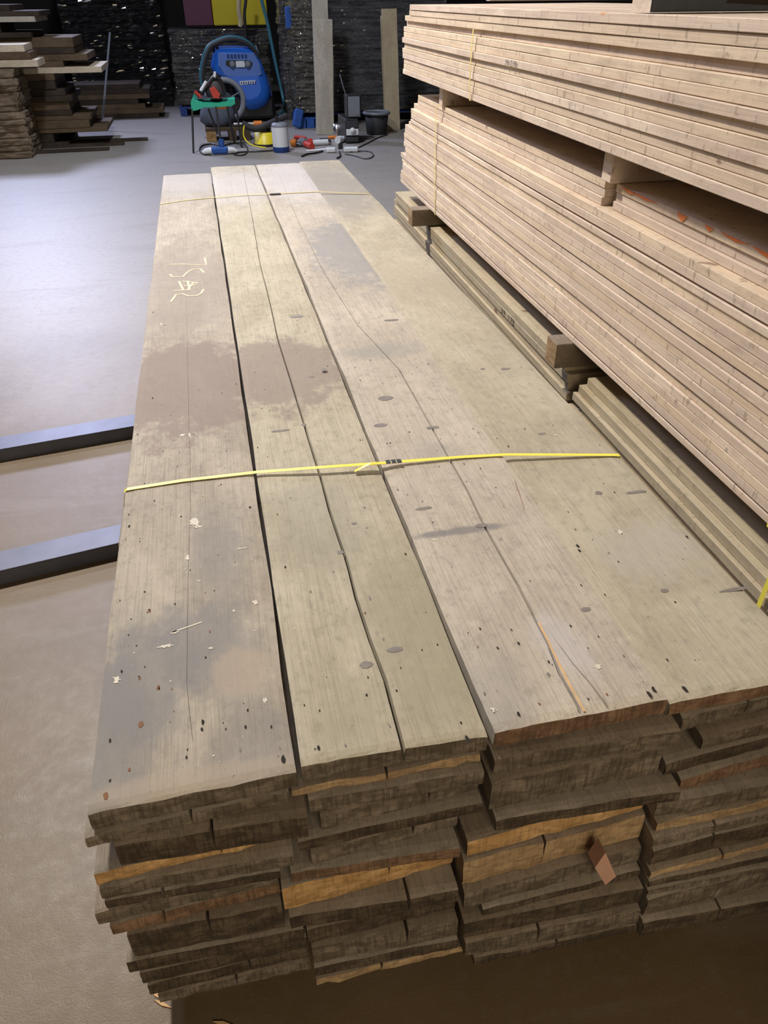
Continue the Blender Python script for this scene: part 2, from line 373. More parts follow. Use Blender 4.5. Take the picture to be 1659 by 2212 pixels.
# ------------------------------------------------------------------ front stack of old planks
def lerp(a, b, t): return a + (b - a) * t
def interp(pts, y):
    """pts [(y, x)] sorted by y"""
    if y <= pts[0][0]: return pts[0][1]
    for i in range(len(pts) - 1):
        if y <= pts[i + 1][0]:
            t = (y - pts[i][0]) / max(1e-6, pts[i + 1][0] - pts[i][0]); return lerp(pts[i][1], pts[i + 1][1], t)
    return pts[-1][1]
def plank(label, x0, x1, yl, yr, yfar, ztop, th, seed, mats, cracks=(), nst=26, rough=.006, wav=.0025, group=None, marks=None,
          ends=None, name='old_plank', nu=15, bow=0.0, cap_mat=1, split=None):
    """weathered plank along +y. yl/yr: front end at the left / right corner. cracks: dict(pts=[(y,x)..] world, w, d)"""
    rnd = random.Random(seed)
    ox, oy, oz = (x0 + x1) / 2, min(yl, yr), ztop - th
    ys = [0, .006, .016, .04] + [.04 + (yfar - oy - .04) * (k / (nst - 4)) ** 1.25 for k in range(1, nst - 3)]
    for ck in cracks:
        for (yy, xx) in ck['pts']:
            if yy - oy > .05: ys.append(yy - oy)
        ys.append(ck['pts'][-1][0] - oy + .02); ys.append(max(.017, ck['pts'][0][0] - oy - .02))
    ys = sorted(set(round(q, 4) for q in ys if q <= yfar - oy + 1e-6))
    hw = (x1 - x0) / 2
    us = [-1 + 2 * k / (nu - 1) for k in range(nu)]
    jag = [rnd.uniform(-1, 1) for _ in us]
    jag2 = [rnd.uniform(-1, 1) for _ in us]
    rows_t = []; rows_b = []
    so = seed * 7.13
    for si, yy in enumerate(ys):
        wy = yy + oy
        last = si == len(ys) - 1
        el = noise.noise((so, yy * 3.1, 0)) * wav; er = noise.noise((so + 9, yy * 3.1, 0)) * wav
        el += noise.noise((so + 3, yy * 22, 0)) * wav * .35; er += noise.noise((so + 5, yy * 22, 0)) * wav * .35
        cols = [(-hw + el, 0), (-hw + el + .003, .0015)]
        body = []
        for u in us[1:-1]: body.append([u * hw, 0])
        cols = [[-hw + el, -.002]] + body + [[hw + er, -.002]]
        # crack vertices replace the three nearest columns
        ex = []
        for ck in cracks:
            p = ck['pts']; inside = p[0][0] <= wy <= p[-1][0]
            cxx = interp(p, wy) - ox
            w = ck['w'] if not isinstance(ck['w'], (list, tuple)) else lerp(ck['w'][0], ck['w'][1], min(1, max(0, (wy - p[0][0]) / max(.01, p[-1][0] - p[0][0]))))
            w = w if inside else .0002
            fr_ = min(1, max(0, (wy - p[0][0]) / max(.01, p[-1][0] - p[0][0]))); dz = ck['d'] * (1 - .88 * fr_ ** .6) if inside else 0
            cxx += noise.noise((so, yy * 9, 4)) * .0015
            ex += [[cxx - w / 2, 0], [cxx, -min(dz, th * .9)], [cxx + w / 2, 0]]
        cols = cols + ex
        cols.sort(key=lambda q: q[0]) if not ex else None
        if ex:
            base = [q for q in cols[:len(us)]]
            # keep order stable: push base columns off the cracks
            order = []
            for q in base: order.append(q)
            merged = []; ci = 0
            slots = [s_ for s_ in crack_slots(cracks, us, hw, ox)]
            for k in range(len(order)):
                merged.append(order[k])
                for c_i, sl in enumerate(slots):
                    if sl == k: merged += ex[c_i * 3:c_i * 3 + 3]
            # enforce monotonic x
            for c_i, sl in enumerate(slots): pass
            xs = [q[0] for q in merged]
            fixed = set()
            for c_i, sl in enumerate(slots):
                base_i = sl + 1 + 3 * sum(1 for s2 in slots[:c_i] if s2 <= sl) - 0
            merged = relax(merged, ex)
            cols = merged
        rt = []; rb = []
        n = len(cols)
        for k, q in enumerate(cols):
            u = q[0] / hw
            yo = lerp(yl, yr, (u + 1) / 2) - oy
            sh = yo * max(0, 1 - yy / .5)
            j = 0
            if si == 0: j = (noise.noise((so, u * 1.7, 1)) * 1.0 + noise.noise((so, u * 25, 2)) * .35) * rough
            if last: j = noise.noise((so, u * 8, 7)) * rough * 3
            zz = th + q[1] + bow * (1 - u * u)
            if si == 0: zz -= .003 + .002 * noise.noise((so, u * 12, 3))
            if si == 1: zz -= .0015
            rt.append((q[0], yy + sh + j + (.0 if si else 0), zz))
            rb.append((q[0], yy + sh + j * .6 + (noise.noise((so, u * 9, 8)) * rough if si == 0 else 0), 0.0))
        rows_t.append(rt); rows_b.append(rb)
    mb = MB(); n = len(rows_t[0])
    for rows, flip in ((rows_t, False), (rows_b, True)):
        vs = [p for r in rows for p in r]; fs = []
        for i in range(len(rows) - 1):
            for j in range(n - 1):
                f = (i * n + j, i * n + j + 1, (i + 1) * n + j + 1, (i + 1) * n + j)
                fs.append(f[::-1] if flip else f)
        mb.add(vs, fs, 0)
    for side, flip in ((0, True), (n - 1, False)):
        vs = []; fs = []
        for i in range(len(rows_t)): vs += [rows_t[i][side], rows_b[i][side]]
        for i in range(len(rows_t) - 1):
            f = (2 * i, 2 * i + 1, 2 * i + 3, 2 * i + 2); fs.append(f if flip else f[::-1])
        mb.add(vs, fs, 0)
    for e, flip in ((0, False), (-1, True)):
        t = rows_t[e]; b = rows_b[e]; nr = 5; vs = []; fs = []
        for r_ in range(nr):
            f_ = r_ / (nr - 1)
            for k in range(n):
                q = Vector(t[k]).lerp(Vector(b[k]), f_)
                if 0 < r_ < nr - 1 and not flip: q.y += noise.noise((so + q.x * 40, r_ * 3.3, 5)) * rough * .8 - .0015
                vs.append(q)
        for r_ in range(nr - 1):
            for k in range(n - 1):
                f = (r_ * n + k, r_ * n + k + 1, (r_ + 1) * n + k + 1, (r_ + 1) * n + k)
                fs.append(f[::-1] if not flip else f)
        mb.add(vs, fs, cap_mat)
    if marks:
        for (poly, mi) in marks:
            zz = th + bow + .0007
            mb.add([(p.x - ox, p.y - oy, zz) for p in poly], [tuple(range(len(poly)))], mi)
    o = mb.build(name, mats, loc=(ox, oy, oz), fix=False)
    tag(o, label, 'plank', group)
    return o
def crack_slots(cracks, us, hw, ox):
    out = []
    for ck in cracks:
        x = ck['pts'][0][1] - ox; k = 0
        for i, u in enumerate(us):
            if u * hw < x: k = i
        out.append(min(max(k, 0), len(us) - 2))
    return out
def relax(merged, ex):
    ids = [id(e) for e in ex]; n = len(merged)
    fixed = [i for i in range(n) if id(merged[i]) in ids]
    anchors = [0] + fixed + [n - 1]
    for a, b in zip(anchors[:-1], anchors[1:]):
        for k in range(a + 1, b):
            merged[k] = [lerp(merged[a][0], merged[b][0], (k - a) / (b - a)), merged[k][1]]
    return merged
S = .60
def wp(px, py, z=S): p = at(px, py, z=z); return (p.y, p.x)
def crk(pts, w, d, z=S): return dict(pts=sorted(wp(a, b, z) for a, b in pts), w=w, d=d)
def blob(px, py, rx, ry, z=S, n=9, seed=0, ang=0.0, j=(.65, 1.15)):
    """irregular small polygon on the plank top around a photo pixel; radii in metres"""
    rnd = random.Random(seed * 31 + int(px) * 7 + int(py)); c = at(px, py, z=z); out = []
    for k in range(n):
        a = 2 * math.pi * k / n; rr = rnd.uniform(*j)
        x, y = rx * rr * math.cos(a), ry * rr * math.sin(a)
        out.append(Vector((c.x + x * math.cos(ang) - y * math.sin(ang), c.y + x * math.sin(ang) + y * math.cos(ang), z)))
    return out
def scatter(x0, x1, seed, n, z=S):
    rnd = random.Random(seed); out = []
    for k in range(n):
        x = rnd.uniform(x0 + .01, x1 - .01); y = .8 + 5.1 * rnd.random() ** 1.5; r = rnd.uniform(.0008, .0022); t = rnd.choice((2, 2, 3, 5, 4))
        poly = []
        for j in range(6):
            a = math.pi * j / 3; rr_ = r * rnd.uniform(.6, 1.3) * (1.4 if t == 5 else 1); poly.append(Vector((x + rr_ * math.cos(a), y + rr_ * (2 if t != 4 else 1) * math.sin(a), z)))
        out.append((poly, t))
    return out
def strip(P, w):
    """quads of a painted line with mitred joints"""
    L = []; R_ = []
    for i, p in enumerate(P):
        t = (P[min(i + 1, len(P) - 1)] - P[max(i - 1, 0)]).normalized(); nn = Vector((-t.y, t.x, 0)) * w / 2
        L.append(p + nn); R_.append(p - nn)
    return [[R_[k], R_[k + 1], L[k + 1], L[k]] for k in range(len(P) - 1)]
def stroke(pts, w, z=S):
    return strip([at(a, b, z=z) for a, b in pts], w)
# material slots on top planks: 0 face 1 end 2 hole 3 rust 4 splash 5 knot 6 stain 7 splinter
TM = lambda face, end: [face, end, M['hole'], M['rust'], M['splat'], M['knot'], M['bluestain'], M['splinter']]
YF = 6.02
def loc_xy(px, py, ox, oy, z=S):
    p = at(px, py, z=z); return p.x - ox, p.y - oy
# --- top plank 1
a = at(181, 1759, z=S); b_ = at(646, 1664, z=S); xA0, xA1 = -.302, .017; oA = ((xA0 + xA1) / 2, min(a.y, b_.y))
def pa(px, py, rx, ry, col, st, soft, o): x, y = loc_xy(px, py, *o); return (x, y, rx, ry, col, st, soft)
TAN = (.40, .33, .255); BLU = (.205, .20, .20); LAV = (.52, .50, .52); BRN_SHADOW = (.235, .185, .16)  # brown band across the planks is a cast shadow painted into the wood
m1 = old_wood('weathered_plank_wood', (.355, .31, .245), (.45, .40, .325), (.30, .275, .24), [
    pa(300, 1480, .10, .16, BLU, .75, .5, oA), pa(450, 1400, .09, .12, BLU, .7, .5, oA), pa(230, 1600, .07, .2, BLU, .7, .5, oA),
    pa(540, 1600, .07, .1, BLU, .5, .6, oA), pa(520, 1450, .05, .06, TAN, .7, .3, oA), pa(470, 1190, .06, .16, BLU, .55, .6, oA),
    pa(400, 1690, .17, .022, TAN, .6, .5, oA),
    pa(400, 830, .25, .36, BRN_SHADOW, .8, .2, oA), pa(400, 620, .25, .5, (.30, .26, .225), .6, .4, oA), pa(410, 390, .25, .5, (.40, .38, .37), .7, .5, oA)])
mk = []
for (x, y, r) in ((263, 1451, 5), (300, 1462, 3), (344, 1487, 3), (278, 1372, 3), (295, 1395, 3), (283, 1338, 3), (322, 1318, 4), (378, 1305, 4), (438, 1560, 7),
                  (403, 1636, 5), (612, 1640, 9), (279, 1137, 6), (540, 1096, 7), (302, 1170, 3), (312, 1045, 3), (330, 675, 6), (330, 860, 6), (492, 650, 4), (327, 758, 3),
                  (350, 1100, 2), (405, 1620, 3), (238, 1600, 5), (488, 1575, 3), (411, 1232, 3), (388, 978, 3), (352, 975, 3), (418, 938, 3)):
    mk.append((blob(x, y, .00045 * r, .0009 * r), 2))
for (x, y, r) in ((302, 1465, 5), (304, 1565, 8), (342, 1486, 6), (280, 1663, 4), (228, 1720, 7), (323, 1320, 5)):
    mk.append((blob(x, y, .0006 * r, .0011 * r, n=7, seed=3), 3))
for (x, y, rx, ry) in ((252, 1467, .009, .011), (420, 1130, .012, .016), (428, 1138, .01, .006), (552, 1301, .008, .007), (360, 1396, .014, .005), (405, 1204, .005, .01), (348, 700, .004, .01),
                       (410, 940, .004, .02), (395, 940, .012, .008), (520, 1185, .016, .003), (571, 1514, .004, .007), (505, 1320, .003, .004), (455, 1400, .006, .003), (390, 1115, .006, .004), (430, 1255, .006, .003)):
    mk.append((blob(x, y, rx, ry, n=17, seed=5, j=(.3, 1.35)), 4))
for q in stroke([(372, 1366), (390, 1360), (410, 1353), (436, 1344)], .0035): mk.append((q, 4))
mk.append((blob(377, 1366, .008, .005), 4))
mk += scatter(xA0, xA1, 11, 110)
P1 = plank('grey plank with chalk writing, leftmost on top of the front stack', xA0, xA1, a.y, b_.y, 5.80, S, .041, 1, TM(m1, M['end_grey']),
           [crk([(404, 480), (402, 620), (408, 900), (412, 1050), (405, 1300), (404, 1480), (416, 1600)], (.0008, .0016), .0018),
            ], marks=mk, nst=40, wav=.004, rough=.004)
# --- top plank 2
a = at(655, 1650, z=S - .004); b_ = at(1077, 1583, z=S - .004); xB0, xB1 = .026, .341; oB = ((xB0 + xB1) / 2, min(a.y, b_.y))
OLV = (.30, .28, .195)
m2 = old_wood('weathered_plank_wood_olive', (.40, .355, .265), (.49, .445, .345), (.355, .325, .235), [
    pa(600, 800, .22, .28, BRN_SHADOW, .75, .2, oB), pa(900, 1350, .1, .26, OLV, .6, .5, oB), pa(760, 1560, .06, .1, OLV, .4, .6, oB),
    pa(690, 1120, .1, .2, (.31, .29, .23), .5, .5, oB), pa(520, 400, .3, .5, LAV, .55, .5, oB)])
mk = []
for (x, y, r) in ((616, 1222, 5), (876, 1194, 6), (688, 1612, 6), (1010, 1593, 8), (550, 802, 4), (707, 789, 4), (556, 964, 4), (778, 948, 4), (500, 520, 3), (640, 700, 3), (505, 600, 3), (640, 760, 3), (573, 612, 3),
                  (565, 880, 3), (690, 1532, 3), (866, 1440, 3), (920, 1320, 2), (800, 1215, 2), (590, 1075, 2)):
    mk.append((blob(x, y, .00045 * r, .0010 * r), 2))
for (x, y, rx, ry) in ((791, 1433, .013, .009), (853, 1400, .016, .007), (605, 928, .03, .006), (656, 915, .008, .008), (673, 811, .01, .008), (735, 1190, .008, .006), (765, 1128, .007, .004)):
    mk.append((blob(x, y, rx, ry, n=16, seed=2, j=(.85, 1.12)), 5))
for (x, y) in ((700, 886), (660, 888), (620, 892)): mk.append((blob(x, y, .02, .0016, seed=1), 4))
mk.append((blob(640, 682, .03, .012, n=12), 6)); mk.append((blob(630, 677, .026, .010, n=12, seed=8, z=S), 0))
mk += scatter(xB0, xB1, 12, 90)
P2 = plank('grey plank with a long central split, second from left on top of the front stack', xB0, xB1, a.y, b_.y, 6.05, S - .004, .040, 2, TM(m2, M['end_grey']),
           [crk([(525, 365), (545, 470), (560, 560), (580, 640), (600, 730), (656, 912), (690, 1020), (712, 1100), (745, 1200), (770, 1290), (800, 1380), (832, 1470), (860, 1570), (880, 1650)], (.0075, .0012), .03)],
           marks=mk, nst=40, wav=.003, rough=.0025)
# --- top plank 3
a = at(1082, 1576, z=S + .002); b_ = at(1474, 1500, z=S + .002); xC0, xC1 = .349, .674; oC = ((xC0 + xC1) / 2, min(a.y, b_.y))
m3 = old_wood('weathered_plank_wood_pink', (.43, .38, .31), (.52, .465, .385), (.37, .335, .29), [
    pa(760, 540, .2, .55, (.24, .24, .25), .75, .35, oC), pa(640, 390, .25, .6, LAV, .6, .5, oC), pa(980, 1150, .11, .012, (.19, .18, .18), .85, .5, oC),
    pa(820, 760, .14, .06, (.27, .27, .25), .6, .6, oC), pa(940, 970, .05, .05, (.30, .28, .25), .5, .6, oC), pa(1220, 1400, .045, .09, LAV, .5, .5, oC), pa(1050, 1500, .08, .12, (.31, .29, .26), .5, .5, oC)])
mk = []
for (x, y, r) in ((1250, 1180, 0), (1071, 1055, 4), (836, 960, 4), (925, 788, 5), (1022, 928, 4), (1120, 1392, 5), (1105, 1363, 4), (1120, 1545, 7), (1037, 1360, 4), (1185, 1432, 5), (1402, 1502, 9), (1412, 1492, 8),
                  (800, 780, 4), (768, 795, 4), (690, 600, 3), (762, 608, 3), (880, 900, 3), (1008, 1042, 3), (912, 1085, 3), (935, 1130, 3), (735, 690, 3), (1160, 1090, 2), (855, 815, 3)):
    if r: mk.append((blob(x, y, .00045 * r, .0010 * r), 2))
for (x, y, rx, ry) in ((832, 862, .026, .016), (700, 800, .01, .01), (915, 1100, .02, .006), (1265, 1318, .01, .006), (845, 693, .028, .01), (935, 925, .02, .008), (1040, 1137, .015, .008), (822, 920, .02, .01)):
    mk.append((blob(x, y, rx, ry, n=16, seed=2, j=(.85, 1.12)), 5))
for (x, y, rx, ry) in ((1065, 1535, .004, .006), (938, 1168, .006, .004), (1290, 1440, .01, .008), (890, 1000, .006, .004)):
    mk.append((blob(x, y, rx, ry, n=15, seed=4, j=(.3, 1.3)), 4))
for q in stroke([(1163, 1345), (1184, 1385), (1203, 1425), (1231, 1480), (1262, 1537)], .0045, z=S + .002): mk.append((q, 7))
for q in stroke([(1112, 1040), (1122, 1070), (1133, 1102)], .0012): mk.append((q, 3))
mk += scatter(xC0, xC1, 13, 110)
P3 = plank('pinkish grey plank with orange splinters, third from left on top of the front stack', xC0, xC1, a.y, b_.y, 6.02, S + .002, .042, 3, TM(m3, M['end_brown']),
           [crk([(600, 372), (640, 470), (700, 590), (770, 700), (862, 800), (935, 930), (1012, 1068), (1046, 1137), (1075, 1190), (1120, 1268), (1155, 1340), (1185, 1395), (1210, 1460), (1248, 1530), (1254, 1545)], (.006, .0012), .018),
            crk([(1175, 1345), (1200, 1385), (1237, 1435), (1275, 1480), (1312, 1530)], (.004, .002), .012)],
           marks=mk, nst=40, wav=.005, rough=.004)
# --- top plank 4
a = at(1490, 1508, z=S - .010); b_ = at(1700, 1468, z=S - .010); xD0, xD1 = .679, .985; oD = ((xD0 + xD1) / 2, min(a.y, b_.y))
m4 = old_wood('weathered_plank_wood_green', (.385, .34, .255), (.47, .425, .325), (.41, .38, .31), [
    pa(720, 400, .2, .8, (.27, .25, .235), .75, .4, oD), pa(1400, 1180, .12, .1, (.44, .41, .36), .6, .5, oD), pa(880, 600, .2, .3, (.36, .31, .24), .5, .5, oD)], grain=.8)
mk = []
for (x, y, r) in ((1248, 1180, 7), (1252, 1190, 6), (1484, 1160, 5), (1098, 965, 5), (985, 740, 3), (1295, 962, 3), (885, 650, 2), (1330, 1148, 2), (1148, 1290, 2), (1480, 1490, 8), (1150, 800, 2)):
    mk.append((blob(x, y, .0005 * r, .0011 * r, z=S - .010), 2))
for (x, y, rx, ry) in ((1293, 1065, .010, .008), (1375, 1063, .03, .006), (1435, 1276, .009, .006), (1590, 1273, .04, .005), (1092, 797, .016, .008), (1043, 797, .008, .006), (1170, 937, .012, .006)):
    mk.append((blob(x, y, rx, ry, n=16, seed=2, z=S - .010, j=(.85, 1.12)), 5))
for (x, y, rx, ry) in ((1340, 1150, .006, .010), (1345, 1155, .005, .004), (1200, 940, .006, .003)):
    mk.append((blob(x, y, rx, ry, n=9, seed=2, z=S - .010), 4))
mk += scatter(xD0, xD1, 14, 60)
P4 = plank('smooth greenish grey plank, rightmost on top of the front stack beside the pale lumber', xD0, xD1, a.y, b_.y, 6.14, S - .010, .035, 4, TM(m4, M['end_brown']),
           [crk([(1290, 1090), (1400, 1220), (1500, 1340), (1570, 1440)], (.0012, .0006), .003, S - .010)], marks=mk, nst=40, wav=.004, rough=.003)
# --- lower layers: (left px, right x, end colour), read off the pile of ends
def Z5(x, y): return (150 + x * .3315, 1550 + y * .3315)
def Z6(x, y): return (600 + x * .3134, 1500 + y * .3135)
def Z7(x, y): return (960 + x * .4213, 1400 + y * .4213)
ORD = ['top', 'second', 'third', 'fourth', 'fifth', 'sixth', 'seventh', 'eighth', 'ninth', 'tenth', 'eleventh', 'twelfth', 'thirteenth', 'fourteenth', 'fifteenth', 'sixteenth', 'seventeenth', 'eighteenth', 'nineteenth', 'twentieth', 'twenty-first', 'twenty-second', 'twenty-third', 'twenty-fourth']
CD = {'g': ('end_grey', 'grey'), 'd': ('end_dark', 'dark brown'), 'b': ('end_brown', 'reddish brown'), 'o': ('end_orange', 'fresh orange'), 't': ('end_tan', 'tan')}
cols_ = [
 ('leftmost column', Z5, .617, -.01, -.005, [((75, 780), .012, 'g', .3), ((290, 830), .055, 'd', .4), ((150, 1025), -.005, 'o', .3), ((195, 1105), -.006, 'g', .3), ((225, 1190), -.03, 'd', .3),
    ((165, 1270), -.02, 'g', .3), ((265, 1345), -.01, 'b', .3), ((370, 1410), .01, 'd', .3), ((365, 1590), 0, 'd', .3), ((455, 1660), .0, 'd', .3), ((500, 1740), .01, 'd', .3), ((580, 1800), .02, 'g', .3)]),
 ('second column from left', Z6, .643, -.087, .02, [((100, 650), .33, 't', .3), ((210, 720), .344, 'g', .3), ((290, 840), .331, 'g', .3), ((140, 1010), .34, 'd', .3), ((230, 1090), .356, 'g', .3), ((90, 1230), .30, 'b', .3),
    ((20, 1340), .288, 'o', .3), ((85, 1530), .31, 'd', .3), ((200, 1620), .329, 'd', .3), ((240, 1740), .332, 'g', .3), ((250, 1880), .32, 'd', .3), ((265, 1960), .327, 't', .3)]),
 ('third column from left', Z7, .637, -.177, .35, [((260, 565), .692, 'g', .3), ((235, 690), .684, 'g', .3), ((260, 880), .70, 'd', .3), ((120, 990), .666, 'o', .3), ((50, 1110), .679, 't', .3), ((90, 1260), .685, 'g', .3),
    ((200, 1340), .69, 'd', .3), ((50, 1420), .655, 'd', .3), ((105, 1510), .675, 'g', .3), ((150, 1590), .68, 'd', .3)]),
 ('rightmost column', Z7, .639, -.243, .70, [((1225, 350), 1.0, 'g', .3), ((1330, 460), 1.02, 'g', .3), ((1140, 590), .99, 'd', .3), ((1215, 670), 1.03, 'b', .3), ((1070, 800), 1.0, 'g', .3), ((1090, 900), 1.02, 't', .3),
    ((1035, 980), .98, 'g', .3), ((1000, 1050), 1.0, 'd', .3), ((1040, 1150), 1.02, 't', .3), ((980, 1210), .99, 'd', .3), ((930, 1260), 1.02, 'g', .3), ((850, 1330), .98, 'g', .3), ((880, 1440), .98, 'd', .3)]),
]
YB = [.745, .68, .647, .624]; LAY = []
for ci, (cn, Z, zt, zb, _, L) in enumerate(cols_):
    top_of_first = S - .043
    zest = [at(*Z(*p[0]), y=.745).z for p in L]
    z1, z2 = zest[0], zb
    zs = []
    for q in zest: zs.append(.055 + (q - z2) * (top_of_first - .055) / (z1 - z2))
    for i in range(1, len(zs)): zs[i] = min(zs[i], zs[i - 1] - .024)
    # squeeze to fit
    lo = zs[-1] - .03
    if lo < .055:
        zs = [.055 + .03 + (q - zs[-1]) * (zs[0] - .085) / (zs[0] - zs[-1]) for q in zs]
    zs[0] = top_of_first if ci != 3 else S - .047
    if ci == 1: zs[0] = S - .046
    if ci == 2: zs[0] = S - .047
    bottoms = zs[1:] + [.056]
    for i, (p, xr, cc, q) in enumerate(L):
        w = at(*Z(*p), z=zs[i]); x0 = w.x; yl = w.y
        tgt = lerp(.75, YB[ci], i / (len(L) - 1)); yl = max(tgt - .045, min(tgt + .045, yl))
        if ci == 0: x0 = max(-.345 if zs[i] < .5 else -.315, min(-.24, x0)); x1 = max(x0 + .25, xr)
        else: x0 = max((-.03, .29, .655)[ci - 1], min((.06, .385, .75)[ci - 1], x0)); x1 = xr
        LAY.append(dict(ci=ci, i=i, x0=x0, x1=x1, yl=yl, cc=cc, z1=zs[i], z0=bottoms[i] + .0012, cn=cn))
for q in LAY:
    nx = [r_['x0'] for r_ in LAY if r_['ci'] == q['ci'] + 1 and r_['z0'] < q['z1'] - .0005 and r_['z1'] > q['z0'] + .0005]
    if q['ci'] == 3: q['x1'] = min(q['x1'], .985)
    if nx: q['x1'] = min(nx) - .006 if q['x1'] > min(nx) - .006 or q['x1'] < min(nx) - .03 else q['x1']
for q in LAY:
    rr = random.Random(q['ci'] * 50 + q['i']); em, cname = CD[q['cc']]; x0, x1, yl = q['x0'], q['x1'], q['yl']
    th = q['z1'] - q['z0']
    lbl = '%s-ended old plank, %s down in the %s of the front stack' % (cname, ORD[q['i'] + 1], q['cn'].replace('column from left', 'column'))
    plank(lbl, x0, x1, yl, yl + rr.uniform(-.02, .02), 5.7 + rr.uniform(-.12, .2), q['z1'], th, 100 + q['ci'] * 20 + q['i'], [M['old_a'] if rr.random() < .5 else M['old_b'], M[em]],
          nst=12, rough=.005 if q['cc'] in 'ot' else .003, wav=.004, nu=13, group='old planks below the top layer of the front stack',
          cracks=[dict(pts=[(yl - .02, lerp(x0, x1, t)), (yl + .15, lerp(x0, x1, t))], w=(.006, .001), d=th * .8) for t in ([rr.uniform(.3, .7)] if rr.random() < .55 else [])])
# chalk writing on plank 1
cw = MB()
def z3(x, y): return (320 + x * .3255, 330 + y * .3255)
for st in ([(145, 740), (230, 738), (385, 743), (376, 697)], [(145, 805), (160, 822), (230, 822), (262, 790), (300, 772), (345, 770), (372, 795)],
           [(165, 915), (285, 908)], [(205, 852), (232, 908)], [(228, 852), (330, 862), (300, 880), (240, 882)], [(300, 860), (262, 910)], [(262, 850), (275, 905)],
           [(150, 990), (185, 942), (225, 935), (270, 950), (325, 947), (352, 932), (368, 905)]):
    P = [at(*z3(*q), z=S + .0008 + .0002 * len(cw.f) / 8) for q in st]
    for q in strip(P, .009): cw.add(q, [(0, 1, 2, 3)])
cwo = cw.build('chalk_writing', M['chalk']); cwo['label'] = 'pale yellow chalk figures'
cwo.parent = P1; cwo.matrix_parent_inverse = Matrix.Translation(-P1.location)
# small offcut of wood sticking out among the plank ends
mb = MB()
q = [at(a, b, y=.655) for a, b in ((1308, 1842), (1285, 1875), (1308, 1912), (1331, 1893))]
mb.prism([p - q[0] for p in q], (0, .03, 0))
tag(mb.build('wood_offcut', simple('pinkish_offcut_wood', (.46, .27, .20), .8), loc=q[0]), 'small diamond-shaped pinkish wood offcut poking out among the plank ends', 'offcut')

# ------------------------------------------------------------------ straps on the front stack
def strap(name, label, pts_px, z_of, w, mat, xl, xr, ybase):
    root = empty(name, (0, ybase, 0), label, 'strap')
    P = [at(a, b, z=S + dz) for (a, b, dz) in pts_px]
    P = [Vector((p.x, p.y - ybase, p.z)) for p in P]
    pts = [Vector((xl - .045, P[0].y, .06)), Vector((xl - .045, P[0].y, .44)), Vector((xl - .012, P[0].y, .54)), Vector((xl, P[0].y, S - .004))] + P + [Vector((xr, P[-1].y, S - .012)), Vector((xr, P[-1].y, .06))]
    nr = [Vector((-1, 0, 0))] * 3 + [Vector((-.7, 0, .7))] + [Vector((0, 0, 1))] * len(P) + [Vector((.7, 0, .7)), Vector((1, 0, 0))]
    mb = MB(); mb.ribbon(pts, (0, 1, 0), w, nr); b = mb.build('band', mat, root)
    return root, P
r1, P = strap('packing_strap', 'bright yellow plastic strap with crimped clip across the nearer half of the front stack',
    [(274, 1057, .002), (395, 1038, .003), (555, 1020, .004), (700, 1009, .012), (832, 1000, .013), (868, 997, .010), (1000, 987, .006), (1095, 982, .004), (1338, 983, -.008)], None, .0125, M['yellow'], -.306, .99, 1.6)
c0, c1 = at(833, 999.5, z=S + .014), at(868, 996.5, z=S + .012)
mb = MB()
for k in range(3):
    a = c0.lerp(c1, k / 3 + .02); b = c0.lerp(c1, (k + 1) / 3 - .02)
    mb.box(((a.x + b.x) / 2, (a.y + b.y) / 2 - 1.6, a.z + .001), ((b - a).length, .017, .004), bev=.0012)
cl = mb.build('clip', M['chrome'], r1); cl['label'] = 'crimped silver metal clip'
a, b = at(834, 1000, z=S + .015), at(766, 1018, z=S + .004)
mb = MB(); mb.ribbon([(a.x, a.y - 1.6, a.z), ((a.x + b.x) / 2, (a.y + b.y) / 2 - 1.6 + .002, a.z + .004), (b.x, b.y - 1.6, b.z)], (.25, 1, 0), .011, (0, 0, 1)); mb.build('loose_tail', M['yellow'], r1)
r2, P = strap('packing_strap', 'pale yellow plastic strap across the far end of the front stack',
    [(346, 441, .002), (400, 433, .002), (465, 426, .003), (530, 420, .004), (600, 418, .006), (690, 414, .004), (796, 419, -.008)], None, .0125, M['yellow_pale'], -.306, .985, 5.0)
c0, c1 = at(583, 420, z=S + .008), at(606, 418, z=S + .008)
mb = MB(); mb.box(((c0.x + c1.x) / 2, (c0.y + c1.y) / 2 - 5.0, c0.z), ((c1 - c0).length, .02, .005), bev=.001); cl = mb.build('clip', M['dmetal'], r2); cl['label'] = 'dark metal clip'

# steel bars lying under the stack
for k, (p0, p1, lab) in enumerate((((0, 1191), (260, 1132), 'nearer blue-grey steel bar running under the left side of the front stack'),
                                   ((0, 944), (289, 895), 'farther blue-grey steel bar running under the left side of the front stack'))):
    n0, n1 = ((0, 1233), (256, 1172)) if k == 0 else ((0, 970.5), (288, 919))
    h = .055
    f0, f1, g0, g1 = at(*p0, z=h), at(*p1, z=h), at(*n0, z=h), at(*n1, z=h)
    d = (f1 - f0).normalized(); ang = math.atan2(d.y, d.x); wd = abs((g0 - f0).dot(Vector((-d.y, d.x, 0)))); 
    mid = (f0 + g0) / 2
    mb = MB(); Lg = 3.0
    # square hollow section with open ends
    t = .004; a2 = wd / 2
    for (yy, zz, sy, sz) in ((0, h - t / 2, wd, t), (0, t / 2, wd, t), (a2 - t / 2, h / 2, t, h - 2 * t), (-a2 + t / 2, h / 2, t, h - 2 * t)):
        mb.box((Lg / 2 - 1.2, yy, zz), (Lg, sy, sz), bev=.0015 if sz < h / 2 and zz > h / 2 else 0)
    tag(mb.build('steel_bar', M['steel'], loc=(mid.x, mid.y, 0), rz=ang), lab, 'steel bar', 'steel bars under the front stack')

